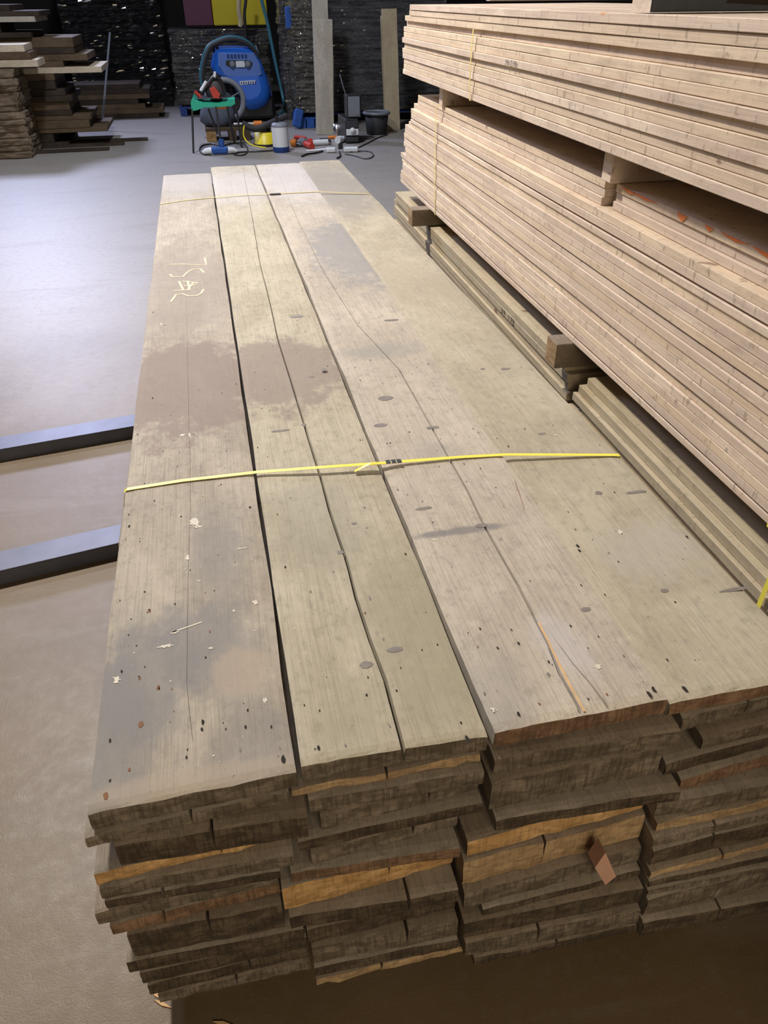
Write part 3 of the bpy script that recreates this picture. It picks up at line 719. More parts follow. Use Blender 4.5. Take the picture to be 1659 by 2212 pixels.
# ------------------------------------------------------------------ pale lumber packs on the right
PYAW = math.radians(-1.0)
PX = 1.088                     # x of the faces at y = 2.3
def fx(y): return PX + (y - 2.3) * math.tan(-PYAW)
def board(label, off, y0, y1, zb, th, width, mat, seed, group, wav=.003, name='lumber_board', zw=.0, cat='board'):
    """board with its long edge facing the aisle; off = set back from the pack face"""
    rnd = random.Random(seed); n = 14; mb = MB(); rings = []; L = y1 - y0; c = .0015
    for k in range(n + 1):
        y = L * k / n; dx = noise.noise((seed * 3.7, y * .9, 0)) * wav; dz = noise.noise((seed * 1.9, y * .6, 5)) * zw
        x0 = dx; x1 = width
        rings.append([(x0, y, c + dz), (x0 + c, y, dz), (x1 - c, y, dz), (x1, y, c + dz), (x1, y, th - c + dz), (x1 - c, y, th + dz), (x0 + c, y, th + dz), (x0, y, th - c + dz)])
    mb.ring(rings, 0, sm=False)
    return tag(mb.build(name, mat, loc=(fx(y0) + off, y0, zb), rz=PYAW), label, cat, group)
rb = random.Random(21)
# lowest pack: far bundle and near bundle
zt = .600; n = 9; t = .0285
FAR = [4.90, 4.88, 4.97, 4.93, 4.95, 4.9, 4.92, 4.9, 4.94]
for i in range(n):
    z = zt - t * (i + 1)
    board('greenish tan board, %s down at the edge of the far low lumber bundle' % ORD[i], (0, .0, .006, -.004, .0, .004, .0, .004, 0)[i] + .004, 2.17 - (0, .03, .03, .05, .02, 0, 0, 0, 0)[i], FAR[i], z, t - .0008, .25, M['new_c'], 300 + i, 'edge boards of the far low bundle')
    board('greenish tan board, %s down at the edge of the near low lumber bundle' % ORD[i], (.030, .010, -.003, .012, -.004, .0, .004, 0, .003)[i], -.3, (2.045, 2.06, 2.07, 2.02, 2.1, 2.06, 2.05, 2.05, 2.05)[i], z, t - .0008, .25, M['new_c'], 330 + i, 'edge boards of the near low bundle')
for i in range(3):
    board('greenish tan board on top of the far low bundle, %s in from its edge' % ORD[i + 1], .262 + .256 * i, 2.17, 4.9 - .02 * i, zt - t, t - .001, .25, M['new_c'], 350 + i, 'top boards of the far low bundle')
    board('greenish tan board on top of the near low bundle, %s in from its edge' % ORD[i + 1], .286 + .256 * i, -.3, 2.045, zt - t, t - .001, .25, M['new_c'], 360 + i, 'top boards of the near low bundle')
# floor bearers for the lowest pack
zlow = zt - t * n
for k, y in enumerate((4.5, 2.5, 1.6, .1)):
    mb = MB(); mb.box((.5, 0, zlow / 2), (1.0, .1, zlow - .001), bev=.003)
    tag(mb.build('bearer', M['old_b'], loc=(fx(y) + .04, y, 0), rz=PYAW), 'floor bearer under the lowest lumber pack, %s from the far end' % ORD[k].replace('top', 'first'), 'bearer', 'floor bearers of the lowest pack')
# bearers between low and middle packs
ZM = .688
def bearer(px_bot, px_top, z0, z1, label, length=1.05, ww=None, mat='new_c', ext=.0):
    p = at(*px_bot, z=z0); f = at(*px_top, z=z1)
    wy = ww or max(.06, f.y - at(px_bot[0], px_bot[1], z=z0).y)
    root = MB(); hz = z1 - z0
    root.box((length / 2, wy / 2, hz / 2), (length, wy, hz - .001), bev=.002, mi=0)
    root.add([(-.0006, .002, .002), (-.0006, wy - .002, .002), (-.0006, wy - .002, hz - .002), (-.0006, .002, hz - .002)], [(0, 3, 2, 1)], 1)
    return tag(root.build('bearer', [M[mat], M['end_tan']], loc=(p.x, p.y, z0), rz=PYAW), label, 'bearer')
bearer((1197.5, 797), (1188.5, 728.6), .604, ZM, 'square timber bearer between the lowest and middle lumber packs, beside the bundle gap', ww=.085, mat='old_b')
bearer((890, 490), (885, 452), .604, ZM, 'square timber bearer between the lowest and middle lumber packs, at the far end', ww=.085, mat='old_b')
bearer((1640, 1262), (1640, 1200), .604, ZM, 'square timber bearer under the near end of the middle lumber pack', ww=.085, mat='old_b').location = (fx(.45) + .01, .45, .604)
# middle pack
nm = 21; zt2 = 1.178; t2 = (zt2 - ZM) / nm
fe = [4.44, 4.46, 4.52, 4.50, 4.49, 4.50, 4.56, 4.62, 4.63, 4.65, 4.66, 4.66, 4.62, 4.60, 4.74, 4.72, 4.68, 4.68, 4.72, 4.74, 4.74]
of = [.030, .034, .026, .008, .006, .004, .012, .0, .001, .002, .008, .0, .002, .004, .0, .010, .001, .002, .0, .001, .002]
for i in range(nm):
    z = zt2 - t2 * (i + 1)
    mat = M['new_a'] if (i * 7) % 3 else M['new_b']
    lab = '%s board, %s down on the middle lumber pack side' % ('pinkish pale' if (i * 7) % 3 else 'yellowish pale', ORD[i])
    if i < 3:
        board(lab + ', far length', of[i], 2.13, fe[i], z, t2 - .001, .24, mat, 400 + i, 'side boards of the middle pack', zw=.001)
        board(lab + ', near length', of[i] + .012, -.3, 2.08, z, t2 - .001, .24, mat, 440 + i, 'side boards of the middle pack', zw=.001)
    else:
        board(lab, of[i] * .6, -.3, fe[i], z, t2 - (.0005 if i % 5 else .005), .24, mat, 400 + i, 'side boards of the middle pack', wav=.0025, zw=.001)
for i in range(3):
    board('pale board on top of the middle lumber pack, %s in from its edge' % ORD[i + 1], .285 + .246 * i, -.3, 4.45, zt2 - t2, t2 - .001, .24, M['new_a'], 470 + i, 'top boards of the middle pack')
# orange crayon marks on the recessed near boards
om = [o for o in bpy.data.objects if o.get('label', '').startswith('%s board, top down on the middle lumber pack side, near' % 'yellowish pale')]
OC = simple('orange_crayon', (.72, .20, .03), .7)
for (y, z0, ln, hh) in ((2.0, .4, .09, .010), (1.92, .35, .16, .008), (1.72, .2, .05, .018), (1.60, .3, .04, .012), (1.5, .5, .12, .008), (1.36, .3, .16, .012), (1.2, .4, .06, .010)):
    mb = MB(); yy = y + .3; mb.prism([(-.0022, yy - ln / 2, .020), (-.0022, yy + ln / 2, .021), (-.0022, yy + ln * .2, .021 - hh * .7), (-.0022, yy - ln * .1, .021 - hh), (-.0022, yy - ln * .35, .021 - hh * .4)], (-.0006, 0, 0))
    if om: mo = mb.build('crayon_mark', OC, om[0]); mo['label'] = 'orange crayon mark'
# spacers between middle and upper packs
ZU = 1.268
def spacer(px, label, y=None):
    p = at(*px, z=zt2 + .001); y = y or p.y
    mb = MB(); mb.box((.4, 0, (ZU - zt2) / 2), (.8, .06, ZU - zt2 - .002), bev=.002)
    tag(mb.build('spacer', M['new_a'], loc=(fx(y) + .015, y, zt2 + .0005), rz=PYAW), label, 'spacer')
spacer((968, 206), 'small pale wood spacer between the middle and upper lumber packs, near their far end', 3.92)
spacer((1330, 372), 'pale wood spacer between the middle and upper lumber packs, beside the orange marks', 2.10)
spacer((1330, 372), 'pale wood spacer between the middle and upper lumber packs, at the near end', .3)
# upper pack
nu_ = 13; zt3 = 1.580; t3 = (zt3 - ZU) / nu_
fe3 = [4.42, 4.44, 4.55, 4.56, 4.57, 4.56, 4.56, 4.55, 4.58, 4.57, 4.56, 4.56, 4.56]
of3 = [0, .004, .006, -.012, .004, .002, -.006, .004, .0, -.002, .004, .002, -.002]
of3[3] = .020
for i in range(nu_):
    z = zt3 - t3 * (i + 1); mat = M['new_b'] if i % 3 else M['new_a']
    b = board('%s board, %s down on the side of the upper lumber pack' % ('yellowish pale' if i % 3 else 'pinkish pale', ORD[i]), of3[i] - .028, -.3, fe3[i], z, t3 - .001, .24, mat, 500 + i, 'side boards of the upper pack', wav=.0025, zw=.001)
    if i == 6: U6 = b
for i in range(3):
    board('pale board on top of the upper lumber pack, %s in from its edge' % ORD[i + 1], .225 + .246 * i, -.3, 4.42, zt3 - t3, t3 - .001, .24, M['new_a'], 540 + i, 'top boards of the upper pack')
# marker figures on board edges
DIG = {'3': [[(0, 1), (.8, .9), (.4, .6), (.8, .3), (0, 0)]], '9': [[(.8, .6), (.1, .6), (.2, 1), (.8, .95), (.7, 0)]], '1': [[(.4, 1), (.4, 0)]], '2': [[(0, .8), (.5, 1), (.8, .7), (0, 0), (.9, 0)]],
       '7': [[(0, 1), (.9, 1), (.3, 0)]], '0': [[(.2, 0), (.1, 1), (.8, 1), (.8, .1), (.2, 0)]]}
def figures(parent, txt, y, z, h, adv, facex):
    for k, ch in enumerate(txt):
        if ch == ' ': continue
        mb = MB()
        for st in DIG.get(ch, []):
            for a, b in zip(st[:-1], st[1:]):
                A = Vector((facex, -(k * adv + a[0] * adv * .7), a[1] * h)); B = Vector((facex, -(k * adv + b[0] * adv * .7), b[1] * h))
                t = (B - A).normalized(); nn = Vector((0, -t.z, t.y)) * h * .05
                mb.prism([A - nn, B - nn, B + nn, A + nn], (-.0008, 0, 0))
        o = mb.build('marker_figure', M['ink'], parent, loc=(0, y - parent.location.y, z)); o['label'] = 'black handwritten figure'
figures(U6, '39 270', 2.88, .004, .016, .020, -.0042)
F2 = [o for o in bpy.data.objects if o.get('label', '').startswith('greenish tan board, second down at the edge of the far')][0]
figures(F2, '39 170', 2.82, .004, .022, .028, -.0028)
# straps round the packs
def pack_strap(label, y, z0, z1, off, mat, dy=.0, w=.013, name='packing_strap', out=.003, both=True):
    mb = MB(); pts = []; nr = []
    for k in range(9):
        f = k / 8; z = lerp(z0, z1, f); pts.append((off - out - .004 * math.sin(f * 3.14), dy * f, z)); nr.append((-1, 0, 0))
    pts = [(off + .5, 0, z0 - .001), (off - out, 0, z0 - .001)] + pts + [(off - out, dy, z1 + .001), (off + .5, dy, z1 + .001)]
    nr = [(0, 0, -1), (-.7, 0, -.7)] + nr + [(-.7, 0, .7), (0, 0, 1)]
    mb.ribbon(pts, (0, 1, 0), w, nr)
    tag(mb.build(name, mat, loc=(fx(y), y, 0), rz=PYAW), label, 'strap')
pack_strap('pale yellow strap round the far part of the middle lumber pack', 3.90, ZM, zt2 - .0, 0.0, M['yellow_pale'], .03)
pack_strap('pale yellow strap round the far part of the upper lumber pack', 3.28, ZU, zt3 - t3 * 3, -.034, M['yellow_pale'], .0)
pack_strap('bright yellow strap round the near end of the middle lumber pack at the right edge', 1.085, ZM, zt2, 0.0, M['yellow'], -.02)
pack_strap('bright yellow strap round the near end of the lowest lumber pack at the right edge', 1.03, zlow, zt + .002, -.004, M['yellow'], -.0)
# bearers on top of the upper pack
p = at(1405, 28, z=zt3 + .001)
mb = MB(); mb.box((.5, .05, .05), (1.0, .10, .098), bev=.003); mb.add([(.20, -.0006, .040), (.32, -.0006, .040), (.315, -.0006, .012), (.19, -.0006, .018)], [(0, 3, 2, 1)], 1); mb.add([(-.0006, .002, .001), (-.0006, .098, .001), (-.0006, .098, .097), (-.0006, .002, .097)], [(0, 3, 2, 1)], 2)
tag(mb.build('bearer', [simple('dark_grey_timber', (.05, .055, .065), .8, 0, .3), M['hole'], M['new_a']], loc=(p.x, p.y, zt3 + .001), rz=PYAW), 'timber bearer with a dark notch lying across the upper lumber pack top', 'bearer')
p = at(1058, 3, z=zt3 + .001)
mb = MB(); mb.box((.5, .04, .05), (1.0, .08, .098), bev=.003)
tag(mb.build('bearer', M['new_a'], loc=(p.x, p.y, zt3 + .001), rz=PYAW), 'timber bearer lying across the top of the upper lumber pack at its far part', 'bearer')


# ------------------------------------------------------------------ far end: wrapped packs, sheets, standing planks
def crumple(w, d, h, seed, lay=.045, amp=.012, crin=.02, nx=56, ny=16, nz=130):
    """block of film-wrapped boards: origin at base centre; outward ridges from the board layers"""
    mb = MB(); rs = random.Random(seed); offs = [rs.uniform(-1, 1) for _ in range(int(h / lay) + 3)]
    per = [(-w / 2 + w * k / nx, -d / 2, 0, -1) for k in range(nx)] + [(w / 2, -d / 2 + d * k / ny, 1, 0) for k in range(ny)] + \
          [(w / 2 - w * k / nx, d / 2, 0, 1) for k in range(nx)] + [(-w / 2, d / 2 - d * k / ny, -1, 0) for k in range(ny)]
    rings = []
    for r in range(nz + 1):
        z = h * r / nz; li = int(z / lay); fr = (z / lay) % 1; rg = []
        for (x, y, nx_, ny_) in per:
            o = offs[li] * amp - (amp * .8 if fr < .18 else 0)
            o += noise.noise((x * 4 + seed, y * 4, z * 5)) * crin + noise.noise((x * 17, y * 17 + seed, z * 22)) * crin * .45
            rg.append(Vector((x + nx_ * o, y + ny_ * o, z)))
        rings.append(rg)
    mb.ring(rings, 0, sm=False)
    return mb
def wrapped(label, x0, x1, y, d, h, mat, seed, pal='blue_pallet', z0=.14, rz=0, lay=.045, crin=.02):
    root = empty('wrapped_board_pack', ((x0 + x1) / 2, y + d / 2, 0), label, 'wrapped pack', rz=rz)
    w = x1 - x0
    crumple(w, d, h - z0, seed, lay=lay, crin=crin).build('wrapped_boards', mat, root, loc=(0, 0, z0), fix=True)
    pl = MB(); pl.box((0, 0, .13), (w, d * .96, .02)); pl.build('pallet_deck', M[pal], root)
    for k in (-1, 0, 1):
        q = MB(); q.box((k * (w / 2 - .06), 0, .06), (.11, d * .96, .12), bev=.004); q.build('pallet_block', M[pal], root)
    return root
# left wrapped pack with glittering film, yellow and maroon sheets resting on it
p0, p1 = at(378, 262, z=0), at(585, 262, z=0)
yy = 14.15
x0, x1 = at(376, 150, y=yy).x, at(584, 150, y=yy).x; h1 = at(480, 62, y=yy).z
wrapped('film-wrapped grey board pack behind the blue pressure washer', x0, x1, yy, 1.0, h1, M['film_a'], 3, 'blue_d', .16, crin=.05)
zt_ = at(500, -30, y=yy).z
a, b, c = at(398, 30, y=yy + .05).x, at(459, 30, y=yy + .05).x, at(578, 30, y=yy + .05).x
mb = MB(); mb.box((0, .3, (zt_ - h1) / 2), (b - a - .01, .6, zt_ - h1 - .04), bev=.01); tag(mb.build('sheet_bundle', M['sheet_m'], loc=((a + b) / 2, yy + .05, h1 + .02)), 'maroon sheet bundle on the left of the wrapped pack behind the washer', 'sheet bundle')
mb = MB(); mb.box((0, .3, (zt_ - h1) / 2), (c - b - .01, .6, zt_ - h1 - .04), bev=.01); tag(mb.build('sheet_bundle', M['sheet_y'], loc=((b + c) / 2, yy + .05, h1 + .02)), 'bright yellow sheet bundle above the blue pressure washer', 'sheet bundle')
# middle narrow pack
ym = at(665, 285, z=0).y + .35
x0, x1 = at(640, 150, y=ym).x, at(690, 150, y=ym).x
wrapped('narrow film-wrapped pack on a blue pallet, beside the tall grey standing planks', x0 - .02, x1 + .02, ym, .8, at(660, -60, y=ym).z, M['film_a'], 8, 'blue_pallet', .20)
x0, x1 = at(612, 150, y=ym + .9).x + .1, at(636, 150, y=ym + .9).x + .1
o = crumple(x1 - x0, .5, 2.3, 12, crin=.015, nx=12).build('board_bale', M['film_b'], loc=((x0 + x1) / 2 - .10, ym + 1.15, 0)); tag(o, 'slim grey bale of boards standing left of the narrow wrapped pack', 'bale')
q = at(625, 38, y=ym + .45); mb = MB(); mb.box((0, 0, 0), (.17, .1, .26), bev=.01)
tag(mb.build('blue_block', M['blue_pallet'], loc=(q.x + .02, ym + .33, q.z)), 'blue painted pallet block high up beside the narrow wrapped pack', 'pallet block')
q = at(644, 262, z=0.1); mb = MB(); mb.box((0, 0, .12), (.13, .10, .24), bev=.02, rot=Matrix.Rotation(.25, 3, 'Y'))
tag(mb.build('blue_can', M['blue_pallet'], loc=(q.x, q.y, .02)), 'small blue can at the foot of the narrow wrapped pack', 'can')
# right wide pack
yr = at(760, 272, z=0).y + .35
x0, x1 = at(702, 150, y=yr).x, at(905, 150, y=yr).x
wrapped('wide grey-blue wrapped board pack behind the speaker and bucket', x0, x1 + .4, yr, 1.0, 2.5, M['film_b'], 15, 'blue_d', .16, lay=.05, crin=.012)
# leaning planks
def standing(label, pb, pt, w, th, ybot, mat, lean=.25):
    b0 = at(*pb, z=0); 
    if ybot: b0 = at(pb[0], pb[1], z=0)
    tpt = at(*pt, y=b0.y + lean)
    L = (tpt - b0).length; rot = (tpt - b0).to_track_quat('Z', 'Y')
    mb = MB(); rings = []
    for k in range(9):
        z = L * k / 8; e = noise.noise((L, z * 3, 1)) * .004
        rings.append([(-w / 2 + e, -th / 2, z), (w / 2 - e, -th / 2, z), (w / 2 - e, th / 2, z), (-w / 2 + e, th / 2, z)])
    mb.ring(rings, sm=False)
    # stored along local y so that the grain runs along the plank
    for i, v in enumerate(mb.v): mb.v[i] = (v[0], v[2], -v[1])
    o = mb.build('standing_plank', mat, loc=b0)
    d = (tpt - b0).normalized(); xx = Vector((1, 0, 0)); xx = (xx - d * d.x).normalized(); zz = xx.cross(d)
    o.rotation_euler = Matrix((xx, d, zz)).transposed().to_euler()
    return tag(o, label, 'plank')
standing('shorter pale grey plank leaning upright in front of the wrapped packs', (702, 291), (698, 41), .245, .03, 0, M['stand_a'], .18)
standing('taller grey plank leaning upright behind the shorter one', (700, 286), (689, -40), .215, .03, 0, M['stand_a'], .24)
standing('tan plank leaning upright behind the black bucket', (848, 281), (840, 19), .215, .03, 0, M['stand_b'], .18)
standing('narrow tan plank edge showing left of the tan standing plank', (838, 279), (829, 34), .10, .03, 0, M['stand_b'], .21)
# light thin stick beside the standing plank
mb = MB(); a = at(716, 290, z=0); b = at(712, 120, y=a.y + .3); a.x += .03; b.x += .05; mb.tube([(0, 0, 0), tuple((b - a) / 2), tuple(b - a)], .012, 6)
tag(mb.build('wooden_lath', M['stand_b'], loc=a), 'thin wooden lath leaning just right of the shorter standing plank', 'lath')
# ------------------------------------------------------------------ dark board piles at the left
YB_ = at(140, 318, z=0).y
def zf(y2): return y2 * .2532
BL = [(590, 1240, 'd'), (925, 1150, 't'), (775, 1112, 't'), (780, 1045, 't'), (600, 955, 't'), (620, 880, 'd'), (560, 830, 'd'), (480, 770, 'd'), (470, 695, 't'), (875, 636, 'p'), (545, 582, 't'), (750, 530, 't'),
      (640, 470, 'd'), (630, 412, 't'), (270, 325, 'd'), (300, 190, 'g'), (330, 140, 'd')]
zs = [at(30, zf(q[1]), y=YB_).z for q in BL]; zs[0] = 0.0
for i in range(1, len(zs)): zs[i] = max(zs[i], zs[i - 1] + .05)
rr = random.Random(4)
CN = {'d': 'dark', 't': 'brown', 'p': 'pale yellow', 'g': 'light grey'}
zc = 0.0; k = 0
for i, (xr, y2, cc) in enumerate(BL):
    z0 = zs[i]; z1 = zs[i + 1] if i + 1 < len(zs) else z0 + .12
    xe = at(xr * .2532, zf(y2), y=YB_).x
    L = xe + 5.2
    mat = {'d': M['pile_dark'], 't': M['pile_tan'], 'p': M['pile_pale'], 'g': M['stand_a']}[cc]
    # brighter boards lie on a thinner dark one when the layer is thick
    parts = [(z0, z1 - .002, mat, cc, xe)] if z1 - z0 < .11 else [(z0, z0 + .055, mat, cc, xe), (z0 + .057, z1 - .002, M['pile_dark'], 'd', xe - rr.uniform(.1, .4))]
    for (a, b, m_, c_, x_) in parts:
        L = x_ + 5.2; k += 1; mb = MB(); mb.box((0, L / 2, (b - a) / 2), (1.0, L, b - a), bev=.003)
        o = mb.build('pile_board', m_, loc=(x_, YB_ + .5 + rr.uniform(0, .05), a), rz=math.pi / 2)
        tag(o, '%s board end, %s up in the dark board pile at the left' % (CN[c_], (ORD[1:] + ORD[1:])[k - 2] if k > 1 else 'lowest'), 'board', 'boards of the dark left pile')
# pale boards lying nearer, on the brown bale
ya = at(20, 345, z=0).y
xb = at(47, 250, y=ya).x; hb = at(20, 150, y=ya).z
o = crumple(1.6, .72, hb, 33, lay=.07, amp=.02, crin=.05, nx=24, ny=14, nz=60).build('bark_bale', old_wood('brown_bale_wood', (.13, .095, .06), (.20, .15, .10), (.08, .058, .038)), loc=(xb - .8, ya + .40, 0))
tag(o, 'rough brown bale of boards standing at the left edge of the floor', 'bale')
for k, (xr, y2, cc, nm) in enumerate(((80, 148, 'p', 'lower pale board lying on top of the rough brown bale'), (64, 137, 't', 'brown board lying between the two pale boards on the brown bale'), (53, 126, 'p', 'upper pale board lying on top of the rough brown bale'))):
    xe = at(xr, y2, y=ya).x; L = xe + 4.6; mb = MB(); mb.box((0, L / 2, .035), (.55, L, .072), bev=.003)
    tag(mb.build('pile_board', M['pile_pale'] if cc == 'p' else M['pile_tan'], loc=(xe, ya + .40, hb + .012 + .076 * k), rz=math.pi / 2), nm, 'board')
# second lower pile to the right of it
Y2 = at(320, 262, z=0).y
zc = 0
for k, (xr, y2, cc) in enumerate(((1370, 1135, 'd'), (1410, 1098, 't'), (1250, 1052, 't'), (1190, 1010, 'd'), (1290, 985, 't'), (1290, 930, 'd'), (1200, 880, 'd'))):
    xe = at(xr * .2532, zf(y2), y=Y2).x; x_l = at(150, 262, y=Y2).x; L = xe - x_l; mb = MB(); mb.box((0, L / 2, .034), (.7, L, .068), bev=.003)
    tag(mb.build('pile_board', {'d': M['pile_dark'], 't': M['pile_tan']}[cc], loc=(xe, Y2 + .75, .07 * k), rz=math.pi / 2), '%s board, %s up in the low pile behind the thin pole' % (CN[cc], 'lowest' if k == 0 else ORD[k]), 'board', 'boards of the low pile behind the pole')
o = crumple(1.6, 1.0, 2.5, 41, nx=24, crin=.04).build('wrapped_stack', M['film_dark'], loc=(at(330, 150, y=Y2 + 1.9).x - .55, Y2 + 2.4, 0))
tag(o, 'tall black-wrapped stack in the dark left of the glittering pack', 'wrapped stack')
# thin pole
a = at(219, 279, z=0.02); b = at(237, 66, y=a.y + .12); mb = MB(); mb.tube([(0, 0, 0), tuple((b - a) * .5), tuple(b - a)], .014, 8)
tag(mb.build('thin_pole', M['grey'], loc=(a.x, a.y, .0)), 'thin grey pole leaning on the dark board pile', 'pole')
a = at(45, 195, y=ya - .05); b = at(18, 150, y=ya - .05); mb = MB(); mb.tube([(0, 0, 0), tuple(b - a)], .010, 6)
# loose floor boards in front of the pile
for k, (xr, y2, nm) in enumerate(((1260, 1200, 'thin dark board lying on the floor, farthest in front of the left pile'), (1060, 1240, 'thin dark board lying on the floor in the middle, in front of the left pile'), (930, 1285, 'thin dark board lying on the floor, nearest in front of the left pile'))):
    e = at(xr * .2532, zf(y2), z=0); L = 1.9; mb = MB(); mb.box((0, L / 2, .012), (.16, L, .024), bev=.002)
    tag(mb.build('floor_board', M['pile_dark'], loc=(e.x, e.y + .08 + (0 if k != 0 else .0), .0005), rz=math.pi / 2 + .04), nm, 'board')

# ------------------------------------------------------------------ blue pressure washer
def gy(px, py): return at(px, py, z=0)
w0 = gy(525, 262)
Yw = w0.y - .1
def bw(px, py, dy=0): p = at(px, py, y=Yw + dy); return (p.x - w0.x, p.z)
root = empty('pressure_washer', (w0.x, Yw, 0), 'large blue pressure washer with a hose over its top', 'pressure washer')
# hood outline (front silhouette) lofted back
OUT = [(463, 104), (480, 101), (505, 100), (530, 101), (549, 106), (556, 116), (566, 135), (575, 160), (582, 185), (585, 205), (579, 222), (566, 233), (548, 238), (535, 237), (527, 229), (519, 212), (508, 190), (495, 176), (478, 164), (462, 158), (455, 148), (457, 135), (461, 118)]
F = [bw(*q) for q in OUT]; cxm = sum(q[0] for q in F) / len(F); czm = sum(q[1] for q in F) / len(F)
rings = []
for (t, sc, dz) in ((-.16, .62, 0), (-.13, .80, 0), (-.07, .93, 0), (.0, 1, 0), (.35, 1.0, 0), (.62, .94, 0), (.7, .8, 0)):
    rings.append([Vector((cxm + (x - cxm) * sc, t + (1.4 - z) * -.10 * (1 if t < .1 else 0), czm + (z - czm) * sc + dz)) for x, z in F])
mb = MB(); mb.ring(rings); hood = mb.build('hood', M['blue'], root)
md = hood.modifiers.new('s', 'SUBSURF'); md.levels = md.render_levels = 2
# dusty upper panel with vents and control recess
TP = [bw(*q) for q in ((468, 112), (548, 112), (562, 138), (566, 158), (546, 166), (482, 160), (468, 140))]
mb = MB(); mb.ring([[Vector((cxm + (x - cxm) * .96, -.215, z)) for x, z in TP], [Vector((cxm + (x - cxm) * .9, -.235, czm + (z - czm) * .98)) for x, z in TP]], sm=False); mb.build('top_panel', M['blue_dusty'], root)
for k in range(6):
    x, z = bw(491 + 7.5 * k, 118.5); mb = MB(); mb.box((x, -.242, z), (.03, .02, .045), bev=.004); mb.build('vent_slot', M['blue_d'], root)
RC = [bw(*q) for q in ((487, 128), (536, 128), (543, 133), (542, 140), (533, 142), (494, 142), (486, 137))]
mb = MB(); mb.prism([(x, -.244, z) for x, z in RC], (0, .02, 0)); mb.build('control_recess', M['black'], root)
for px in (500, 533):
    x, z = bw(px, 136); mb = MB(); mb.lathe([(.02, -.01), (.04, 0), (.045, .02), (.04, .035)], (x, -.275, z), 16, axis='y'); mb.build('knob', M['grey'], root)
x, z = bw(517, 136); mb = MB(); mb.box((x, -.252, z), (.13, .02, .08), bev=.005); cp = mb.build('control_plate', M['white'], root)
LB = [bw(*q) for q in ((515, 172), (549, 170), (550, 177), (517, 180))]
mb = MB(); mb.prism([(x, -.262, z) for x, z in LB], (0, .08, 0)); lb = mb.build('maker_label', M['white'], root)
for k, ch in enumerate(range(7)):
    x, z = LB[0][0] + .028 + k * .034, (LB[0][1] + LB[3][1]) / 2 + .004 * k / 7
    mb = MB(); mb.box((x, -.2635, z), (.018, .002, .028 + .008 * (k % 2))); mb.build('letter', M['blue_d'], lb)
# chassis, wheels, side panel
b0, b1 = bw(536, 240)[0] - .18, bw(585, 240)[0]
mb = MB(); mb.box(((b0 + b1) / 2 - .02, .28, .20), (b1 - b0 + .15, .75, .30), bev=.04); mb.build('chassis', M['black'], root)
for s_ in (0, 1):
    xx = (b0 - .02) if s_ == 0 else b1 + .02
    q = MB(); q.lathe([(.05, -.045), (.15, -.045), (.17, -.02), (.17, .02), (.15, .045), (.05, .045)], (xx, .12, .17), 28, axis='x'); wh = q.build('wheel', M['rubber'], root)
    q = MB(); q.lathe([(.09, -.05), (.09, .05)], (xx, .12, .17), 20, axis='x'); q.build('hub', M['grey'], wh)
SP = [bw(*q) for q in ((576, 160), (583, 186), (588, 205), (583, 222), (572, 228), (568, 200))]
mb = MB(); mb.prism([(x, -.02, z) for x, z in SP], (0, .5, 0)); mb.build('side_panel', M['blue_d'], root)
for (a_, b_) in (((459, 112), (470, 106)), ((549, 106), (560, 118))):
    A, B = bw(*a_), bw(*b_); mb = MB(); mb.tube([(A[0], .0, A[1]), ((A[0] + B[0]) / 2, .0, max(A[1], B[1]) + .06), (B[0], .0, B[1])], .03, 8); mb.build('handle_bracket', M['black'], root)
# hose looped over the washer
def arc(pts, n=6):
    out = []; P = [Vector(p) for p in pts]
    for i in range(len(P) - 1):
        p0, p1, p2, p3 = P[max(i - 1, 0)], P[i], P[i + 1], P[min(i + 2, len(P) - 1)]
        for k in range(n):
            t = k / n
            out.append(.5 * ((2 * p1) + (-p0 + p2) * t + (2 * p0 - 5 * p1 + 4 * p2 - p3) * t * t + (-p0 + 3 * p1 - 3 * p2 + p3) * t ** 3))
    return out + [P[-1]]
for k, (dy, off, c_) in enumerate(((-.05, 0, 'hose'), (.03, 3, 'hose'), (-.10, 5, 'rubber'))):
    pts = [bw(*q) for q in ((436 + off, 182), (434 + off, 160), (438 + off, 130), (449 + off, 102), (468, 88 + off), (492, 80 + off), (516, 82 + off), (535, 91 + off), (548, 104 + off), (556, 122))]
    mb = MB(); mb.tube(arc([(x, dy, z) for x, z in pts]), .028, 10); o = mb.build('hose', M[c_], root)
    if k == 0: o['label'] = 'teal hose looped over the top'
# black mast hose and teal hanging hose
mb = MB(); A = at(533, 92, y=Yw); pts = [at(x, y, y=Yw + .35) for x, y in ((533, 95), (530, 60), (528, 30), (531, 0), (533, -40))]
mb.tube(arc([p - pts[0] for p in pts]), .022, 8); tag(mb.build('hanging_cable', M['black'], loc=pts[0]), 'black cable hanging down to the top of the blue pressure washer', 'cable')
mb = MB(); pts = [at(x, y, y=Yw + .3) for x, y in ((517, -20), (516, 20), (520, 45), (519, 58))]
mb.tube(arc([p - pts[0] for p in pts]), .03, 8); tag(mb.build('hanging_rope', M['stand_b'], loc=pts[0]), 'tan rope hanging in front of the yellow sheet bundle', 'rope')
mb = MB(); pts = [at(x, y, y=Yw - .1) for x, y in ((560, -20), (568, 12), (578, 50), (588, 100), (598, 150), (608, 195), (613, 222))] 
e = at(614, 240, z=.06); f = at(602, 250, z=.03)
pts += [Vector((e.x, e.y, .10)), Vector((f.x, f.y, .03)), at(585, 251, z=.03)]
mb.tube(arc([p - pts[0] for p in pts]), .024, 8); tag(mb.build('hanging_hose', M['hose'], loc=pts[0]), 'long teal hose hanging down right of the blue pressure washer to the floor', 'hose')

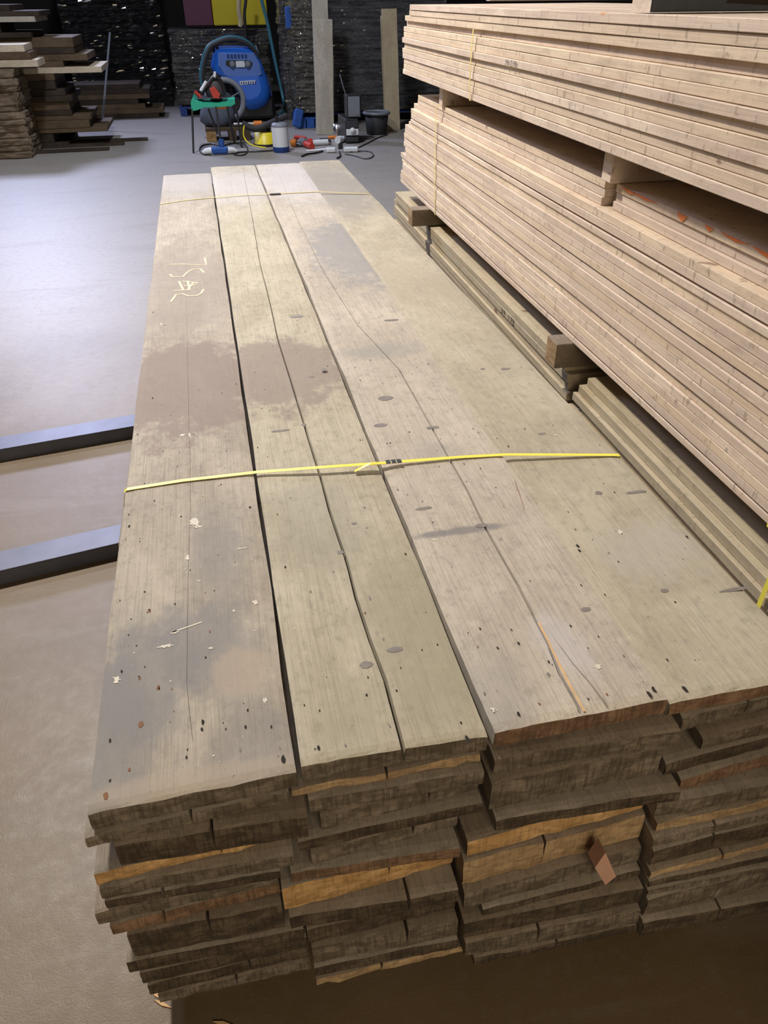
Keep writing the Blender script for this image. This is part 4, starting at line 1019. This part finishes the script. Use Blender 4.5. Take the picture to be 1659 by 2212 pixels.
# ------------------------------------------------------------------ green-seated work stand with saw
s0 = gy(418, 331)
Ys = s0.y
def sp(px, py, dy=0): return at(px, py, y=Ys + dy) - Vector((s0.x, Ys, 0))
root = empty('work_stand', (s0.x, Ys, 0), 'green-topped work stand on thin dark metal legs', 'stand')
for (t_, b_, dt, db) in (((415, 235), (418, 331), 0, 0), ((466, 228), (480, 327), .0, .05), ((510, 228), (522, 318), .25, .3), ((490, 230), (506, 300), .3, .62), ((450, 235), (470, 290), .35, .3)):
    a, b = sp(*t_, dt), sp(*b_, db); b.z = max(b.z, 0) if b.z > .15 else 0.0
    mb = MB(); mb.tube([tuple(a), tuple((a + b) / 2), tuple(b)], .013, 8); mb.build('leg', M['dmetal'], root)
T = [(412, 221), (416, 210), (424, 218), (440, 222), (470, 223), (495, 219), (507, 217), (508, 224), (500, 229), (470, 231), (440, 232), (425, 238), (414, 240)]
TT = [sp(*q) for q in T]
mb = MB(); mb.ring([[p + Vector((0, -.01, 0)) for p in TT], [p + Vector((0, .0, 0)) for p in TT], [p + Vector((.02, .42, 0)) for p in TT], [p + Vector((.02, .43, 0)) for p in TT]], sm=False)
mb.build('top', M['green'], root)
a = sp(478, 232); mb = MB(); mb.box((a.x, .1, a.z), (.14, .12, .05), bev=.015); mb.build('clamp_pad', M['orange'], root)
# circular saw on the stand
a = sp(462, 222) + Vector((s0.x, Ys, 0)); zt_ = a.z
root = empty('circular_saw', (a.x, Ys + .2, zt_ + .03), 'red and grey circular saw lying on the green work stand', 'saw')
def sw(px, py): p = at(px, py, y=Ys + .2); return (p.x - a.x, p.z - zt_)
mb = MB(); x, z = sw(463, 205); mb.lathe([(.02, -.07), (.10, -.07), (.125, -.05), (.125, .02), (.10, .04), (.03, .04)], (x + .02, .02, z + .02), 24, axis='y'); mb.build('blade_guard', M['dmetal'], root)
mb = MB(); x, z = sw(465, 203); mb.prism([(q[0], -.16, q[1]) for q in (sw(453, 196), sw(463, 191), sw(475, 206), sw(473, 216), sw(460, 214))], (0, .1, 0)); mb.build('motor_housing', M['red'], root)
mb = MB(); A, B, C = sw(447, 192), sw(462, 172), sw(470, 168); mb.tube(arc([(sw(437, 205)[0], -.05, sw(437, 205)[1]), (A[0], -.05, A[1]), (B[0], -.05, B[1]), (C[0], -.05, C[1] - .02), (sw(480, 186)[0], -.05, sw(480, 186)[1]), (sw(486, 205)[0], -.05, sw(486, 205)[1])]), .022, 8); mb.build('handle', M['black'], root)
mb = MB(); A, B = sw(434, 200), sw(446, 180); mb.tube([(A[0], -.12, A[1]), (B[0], -.12, B[1])], .018, 8); o = mb.build('guide_bar', M['white'], root); o['label'] = 'light guide bar'
mb = MB(); A, B = sw(464, 172), sw(465, 160); mb.tube([(A[0], -.06, A[1]), (B[0], -.06, B[1])], .016, 8); mb.build('lever', M['white'], root)
mb = MB(); A, B = sw(428, 208), sw(492, 221); mb.box(((A[0] + B[0]) / 2 - .02, 0, .012), (B[0] - A[0], .28, .014), bev=.003); mb.build('base_plate', M['dmetal'], root)
mb = MB(); A, B = sw(421, 202), sw(434, 214); mb.tube([(A[0], -.1, A[1]), (B[0], -.1, B[1])], .02, 8); mb.build('grip', M['red'], root)
# low wooden crate under the stand, with a fabric bag and cable reel
c0 = gy(447, 307); c1 = gy(545, 307); Yc = c0.y
hC = at(460, 277, y=Yc).z
root = empty('low_crate', ((c0.x + c1.x) / 2, Yc + .25, 0), 'low wooden crate on the floor behind the work stand', 'crate'); wC = c1.x - c0.x
mb = MB(); mb.box((0, 0, hC - .02), (wC, .5, .04), bev=.003); mb.build('deck', M['pile_tan'], root)
for k, w_ in ((-1, .13), (1, .13), (.25, .10)):
    mb = MB(); mb.box((k * (wC / 2 - .07), 0, (hC - .04) / 2), (w_, .5, hC - .041), bev=.004); o = mb.build('foot_block', M['end_orange'] if k == -1 else M['pile_tan'], root)  # orange light on the left block is painted by its material
    if k == -1: o['label'] = 'orange-lit wood block'
mb = MB(); q = at(472, 262, y=Yc + .1)
mb.ring([[Vector((.23 * r_ * math.cos(a_) * (1 + .15 * math.sin(3 * a_)), .14 * r_ * math.sin(a_), z_)) for a_ in [2 * math.pi * k / 16 for k in range(16)]] for z_, r_ in ((0, .7), (.06, 1), (.16, .95), (.26, .8), (.34, .6), (.38, .3))])
tag(mb.build('work_bag', M['denim'], loc=(q.x, Yc + .18, hC + .001)), 'slumped blue-grey fabric bag on the low crate behind the stand legs', 'bag')
# reel ring behind
q = at(487, 222, y=Yc + .42); rad = (at(487, 180, y=Yc + .42).z - at(487, 268, y=Yc + .42).z) / 2
mb = MB(); mb.tube([(rad * math.cos(a_), 0, rad * math.sin(a_)) for a_ in [2 * math.pi * k / 32 for k in range(32)]], .035, 10, closed=True)
root = empty('hose_reel', (q.x, Yc + .42, hC + rad + .036), 'round grey hose reel standing behind the green work stand', 'reel')
mb.build('rim', M['grey'], root)
mb = MB(); mb.lathe([(.1, -.05), (.1, .05)], (0, 0, 0), 20, axis='y'); mb.build('hub', M['dmetal'], root)
for k in range(4):
    a_ = k * math.pi / 2 + .4; mb = MB(); mb.tube([(.08 * math.cos(a_), 0, .08 * math.sin(a_)), ((rad - .02) * math.cos(a_), 0, (rad - .02) * math.sin(a_))], .012, 6); mb.build('spoke', M['dmetal'], root)
# spirit level / tube with yellow cap
a, b = at(515, 266, z=.33), at(556, 266, z=.33)
mb = MB(); a = Vector((at(520, 270, y=Yc + .2).x, Yc + .06, hC + .03)); b = at(548, 268, y=Yc + .06)
root = empty('metal_tube', a, 'shiny metal tube with a yellow cap lying across the low crate', 'tube')
L_ = b.x - a.x
mb.tube([(-.1, 0, 0), (L_, 0, 0)], .025, 12); mb.build('tube_body', M['chrome'], root)
mb = MB(); mb.tube([(L_, 0, 0), (L_ + .11, 0, 0)], .034, 12); mb.build('cap', M['orange'], root)
# yellow tub / cable reel with black lid
q = gy(576, 318); Yt = q.y + .15
root = empty('yellow_tub', (q.x, Yt, 0), 'yellow tub with a black hose and lid, left of the white canister', 'tub')
r_ = (at(592, 300, y=Yt).x - at(556, 300, y=Yt).x) / 2 + .03
hT = at(575, 284, y=Yt).z
mb = MB(); mb.lathe([(r_ * 1.12, 0), (r_ * 1.15, .02), (r_ * .95, .04), (r_ * .92, hT), (r_ * .86, hT)], n=32); mb.build('tub_body', M['lemon'], root)
mb = MB(); mb.lathe([(r_ * .6, hT), (r_ * .62, hT + .04), (r_ * .2, hT + .06)], n=24); mb.build('lid', M['black'], root)
mb = MB(); mb.lathe([(r_ * 1.16, .0), (r_ * 1.19, .015), (r_ * 1.16, .03)], n=32); mb.build('base_ring', M['black'], root)
mb = MB(); mb.tube(arc([(-.28, -.1, .28), (-.12, -.12, hT + .05), (.1, -.08, hT + .11), (.3, 0, hT + .17)]), .04, 8); mb.build('hose', M['rubber'], root)
mb = MB(); mb.tube(arc([(-.26, -.14, .26), (-.28, -.18, .14), (-.20, -.24, .05), (-.02, -.28, .012)]), .009, 6); mb.build('cable', M['lemon'], root)
# white canister with dark top and base
q = gy(610, 331); q2 = at(627, 300, y=q.y).x - at(591, 300, y=q.y).x; r_ = q2 / 2; Yk = q.y + r_
hK = at(608, 264, y=Yk).z
root = empty('canister', (q.x, Yk, 0), 'white cylindrical canister with dark rims standing on the floor', 'canister')
mb = MB(); mb.lathe([(r_ * .93, 0), (r_, .02), (r_, .065)], n=32); mb.build('base_rim', M['blue_d'], root)
mb = MB(); mb.lathe([(r_ * .985, .065), (r_ * .985, hK * .86)], n=32); mb.build('body', M['white'], root)
mb = MB(); mb.lathe([(r_ * 1.0, hK * .86), (r_, hK * .90), (r_ * .9, hK * .97), (r_ * .5, hK)], n=32); mb.build('top_rim', M['grey'], root)
mb = MB(); mb.tube([(-.03, 0, hK), (-.03, 0, hK + .07)], .02, 8); mb.build('nozzle', M['black'], root)
# extension socket with blue plug and cables on the floor
q = gy(476, 335)
root = empty('plug_connector', (q.x, q.y + .03, 0), 'blue plug connector with pale ends on the floor below the work stand', 'plug')
mb = MB(); mb.box((0, 0, .05), (.20, .09, .08), bev=.02); mb.build('socket_body', M['blue_pallet'], root)
mb = MB(); mb.tube([(0.03, 0, .09), (.03, 0, .17)], .035, 10); mb.build('plug_top', M['blue_pallet'], root)
for s_ in (-1, 1): mb = MB(); mb.tube([(s_ * .10, 0, .05), (s_ * .17, 0, .045), (s_ * .21, 0, .03)], [.04, .035, .015], 10); mb.build('plug_end', M['white'], root)
def cable(name, label, px, r=.008, mat='black', z=.009, cat='cable'):
    P = [at(a, b, z=z) for a, b in px]; mb = MB(); mb.tube(arc([p - P[0] for p in P]), r, 6)
    tag(mb.build(name, M[mat], loc=P[0]), label, cat)
cable('power_cable', 'black cable coiled loosely on the floor under the work stand', ((458, 334), (440, 333), (431, 325), (436, 315), (455, 311), (480, 314), (508, 309), (528, 312), (535, 324), (528, 334), (510, 335), (500, 330)))
cable('power_cable', 'black cable running along the floor from the plug to the canister', ((500, 331), (530, 328), (560, 327), (590, 325)), .011)
cable('power_cable', 'thin brown cable looping on the floor right of the power strip', ((757, 325), (775, 318), (800, 306), (815, 298), (838, 290)), .007)
cable('power_cable', 'thin cable curl on the floor in front of the black stereo', ((745, 333), (765, 336), (790, 343), (806, 337), (800, 328), (780, 326), (758, 328)), .006)
cable('power_cable', 'thick black cable end lying left of the power strip', ((652, 338), (664, 333), (680, 331), (697, 327)), .013)
cable('power_cable', 'short black cable hanging from the power strip towards the planks', ((733, 328), (735, 337), (728, 342)), .011)
# tools
def tool(name, label, cat, a, b, segs, y=None):
    """lying tool: segs = [(part, f0, f1, radius, mat)] along a-b pixels on the floor"""
    A, B = at(*a, z=.02), at(*b, z=.02); root = empty(name, A, label, cat); d = B - A
    for k, (pn, f0, f1, r, m_) in enumerate(segs):
        r0 = r if isinstance(r, tuple) else (r, r)
        mb = MB(); mb.tube([tuple(d * f0 + Vector((0, 0, r0[0] - .02))), tuple(d * (f0 + f1) / 2 + Vector((0, 0, max(r0) - .02))), tuple(d * f1 + Vector((0, 0, r0[1] - .02)))], [r0[0], max(r0), r0[1]], 10); mb.build(pn, M[m_], root)
    return root
tool('screwdriver', 'red-handled screwdriver lying on the floor right of the canister', 'screwdriver', (637, 297), (700, 302), [('handle', 0, .38, (.025, .02), 'red'), ('shaft', .38, 1, .008, 'dmetal')])
tool('screwdriver', 'orange-handled screwdriver on the floor at the foot of the standing plank', 'screwdriver', (728, 296), (690, 297), [('handle', 0, .5, (.02, .018), 'orange'), ('shaft', .5, 1, .007, 'dmetal')])
tool('drill', 'small orange and black drill lying on the floor against the canister', 'drill', (630, 313), (652, 314), [('body', 0, .5, .045, 'orange'), ('chuck', .5, 1, (.03, .02), 'dmetal')])
tool('cartridge_gun', 'red and white cartridge gun lying in front of the standing planks', 'cartridge gun', (664, 312), (716, 309), [('grip', 0, .2, .045, 'red'), ('barrel', .2, .85, .035, 'white'), ('nozzle', .85, 1, (.035, .012), 'chrome')])
tool('angle_grinder', 'red and grey angle grinder lying left of the cartridge gun', 'grinder', (652, 311), (674, 320), [('head', 0, .4, .05, 'grey'), ('body', .4, 1, .04, 'red')])
tool('metal_rod', 'short shiny rod lying behind the cartridge gun', 'rod', (676, 303), (712, 304), [('bar', 0, 1, .014, 'chrome')])
tool('pipe_elbow', 'white plastic pipe end lying against the black stereo', 'pipe', (733, 306), (748, 301), [('pipe', 0, 1, .036, 'white'), ('socket', -.25, .2, .044, 'white')])
q = gy(730, 296); mb = MB(); mb.lathe([(.045, 0), (.052, .005), (.055, .16), (.047, .16), (.045, .02)], n=20)
tag(mb.build('metal_cup', M['chrome'], loc=(q.x, q.y + .06, 0)), 'small shiny metal cup standing left of the black stereo', 'cup')
# power strip
a, b = at(716, 324, z=.02), at(756, 327, z=.02)
root = empty('power_strip', (a + b) / 2, 'white power strip with plugs lying on the floor near the far plank ends', 'power strip', rz=-.12)
for k, (dx, L_) in enumerate(((-.12, .12), (.13, .18))):
    mb = MB(); mb.box((dx, 0, .012), (L_, .07, .055), bev=.012); mb.build('socket_block', M['white'], root)
mb = MB(); mb.tube([(0, -.0, .02), (0, .0, .075)], .03, 12); mb.build('black_plug', M['black'], root)
mb = MB(); mb.tube(arc([(-.18, 0, .02), (-.30, .08, .0), (-.42, .12, -.01)]), .012, 6); mb.build('white_cable', M['white'], root)
# stereo and speaker, bucket
q0, q1 = gy(748, 311), gy(776, 315); Yq = q0.y
wS = at(776, 300, y=Yq).x - q0.x; hS = at(760, 258, y=Yq).z
root = empty('stereo', (q0.x + wS / 2, Yq, 0), 'black stereo unit with a chrome front standing on the floor', 'stereo', rz=.0)
mb = MB(); mb.box((0, .32, hS / 2), (wS + .0, .62, hS), bev=.012); mb.build('case', M['black'], root)
mb = MB(); mb.box((0, .0, hS * .48), (wS * .92, .03, hS * .26), bev=.006); o = mb.build('display', M['white'], root); o['label'] = 'bright chrome-coloured control band'
mb = MB(); mb.lathe([(.0, -.02), (.035, -.015), (.035, .02)], (0, -.02, hS * .55), 20, axis='y'); mb.build('dial', M['white'], root)
mb = MB(); mb.box((0, .0, hS * .18), (wS * .9, .024, hS * .2), bev=.006); mb.build('tape_door', M['dmetal'], root)
mb = MB(); mb.box((0, .0, hS * .8), (wS * .9, .024, hS * .28), bev=.006); mb.build('upper_panel', M['dmetal'], root)
xs0, xs1 = at(751, 230, y=Yq + .1).x, at(781, 230, y=Yq + .1).x; hp = at(766, 206, y=Yq + .1).z
root = empty('speaker', ((xs0 + xs1) / 2, Yq + .1, hS + .0005), 'grey-black speaker box standing on the stereo', 'speaker')
mb = MB(); mb.box((0, .14, (hp - hS) / 2), (xs1 - xs0, .24, hp - hS), bev=.008); mb.build('case', M['black'], root)
mb = MB(); mb.box((-.005, .018, (hp - hS) / 2), (xs1 - xs0 - .03, .02, hp - hS - .03), bev=.004); mb.build('grille', M['grey'], root)
mb = MB(); mb.box((.03, .006, .045), (.05, .004, .012)); mb.build('badge', M['chrome'], root)
q = gy(813, 297); Yb = q.y + .32; xb0, xb1 = at(786, 240, y=Yb).x, at(840, 240, y=Yb).x; r_ = (xb1 - xb0) / 2; hB = at(812, 240, y=Yb).z
root = empty('black_bucket', ((xb0 + xb1) / 2, Yb, 0), 'black plastic bucket standing behind the stereo, before the tan plank', 'bucket')
mb = MB(); mb.lathe([(r_ * .74, 0), (r_ * .78, .01), (r_ * .95, hB - .03), (r_ * .90, hB - .03), (r_ * .72, .03)], n=36, cap=True); mb.build('bucket_body', M['rubber'], root)
mb = MB(); mb.tube([(r_ * .97 * math.cos(a_), r_ * .97 * math.sin(a_), hB - .02) for a_ in [2 * math.pi * k / 36 for k in range(36)]], .022, 8, closed=True); mb.build('rim', M['grey'], root)
# cable hanging beside the speaker
a = at(757, 250, y=Yq + .75); pts = [at(x, y, y=Yq + .75) for x, y in ((734, 160), (742, 190), (748, 215), (746, 270))]; pts[-1].z = .0
mb = MB(); mb.tube(arc([p - pts[0] for p in pts]), .008, 6); tag(mb.build('hanging_wire', M['grey'], loc=pts[0]), 'thin grey wire running down left of the speaker', 'wire')
# few wood chips on the floor
wc = random.Random(5)
for k, (x, y) in enumerate(((337, 2148), (350, 2168), (480, 2210))):
    q = at(x, y, z=.003); mb = MB(); mb.prism([(-.02, 0, 0), (.0, .004, 0), (.022, .001, 0), (.0, -.003, 0)], (0, 0, .002))
    tag(mb.build('wood_splinter', M['splinter'], loc=(q.x, q.y, .0006), rz=-.8 + .2 * k), ('pale wood splinter lying on the floor right under the stack corner', 'second pale splinter on the floor, just in front of the first by the stack corner', 'pale wood splinter on the shadow line at the bottom edge of the floor')[k], 'splinter', 'splinters on the floor by the stack corner')
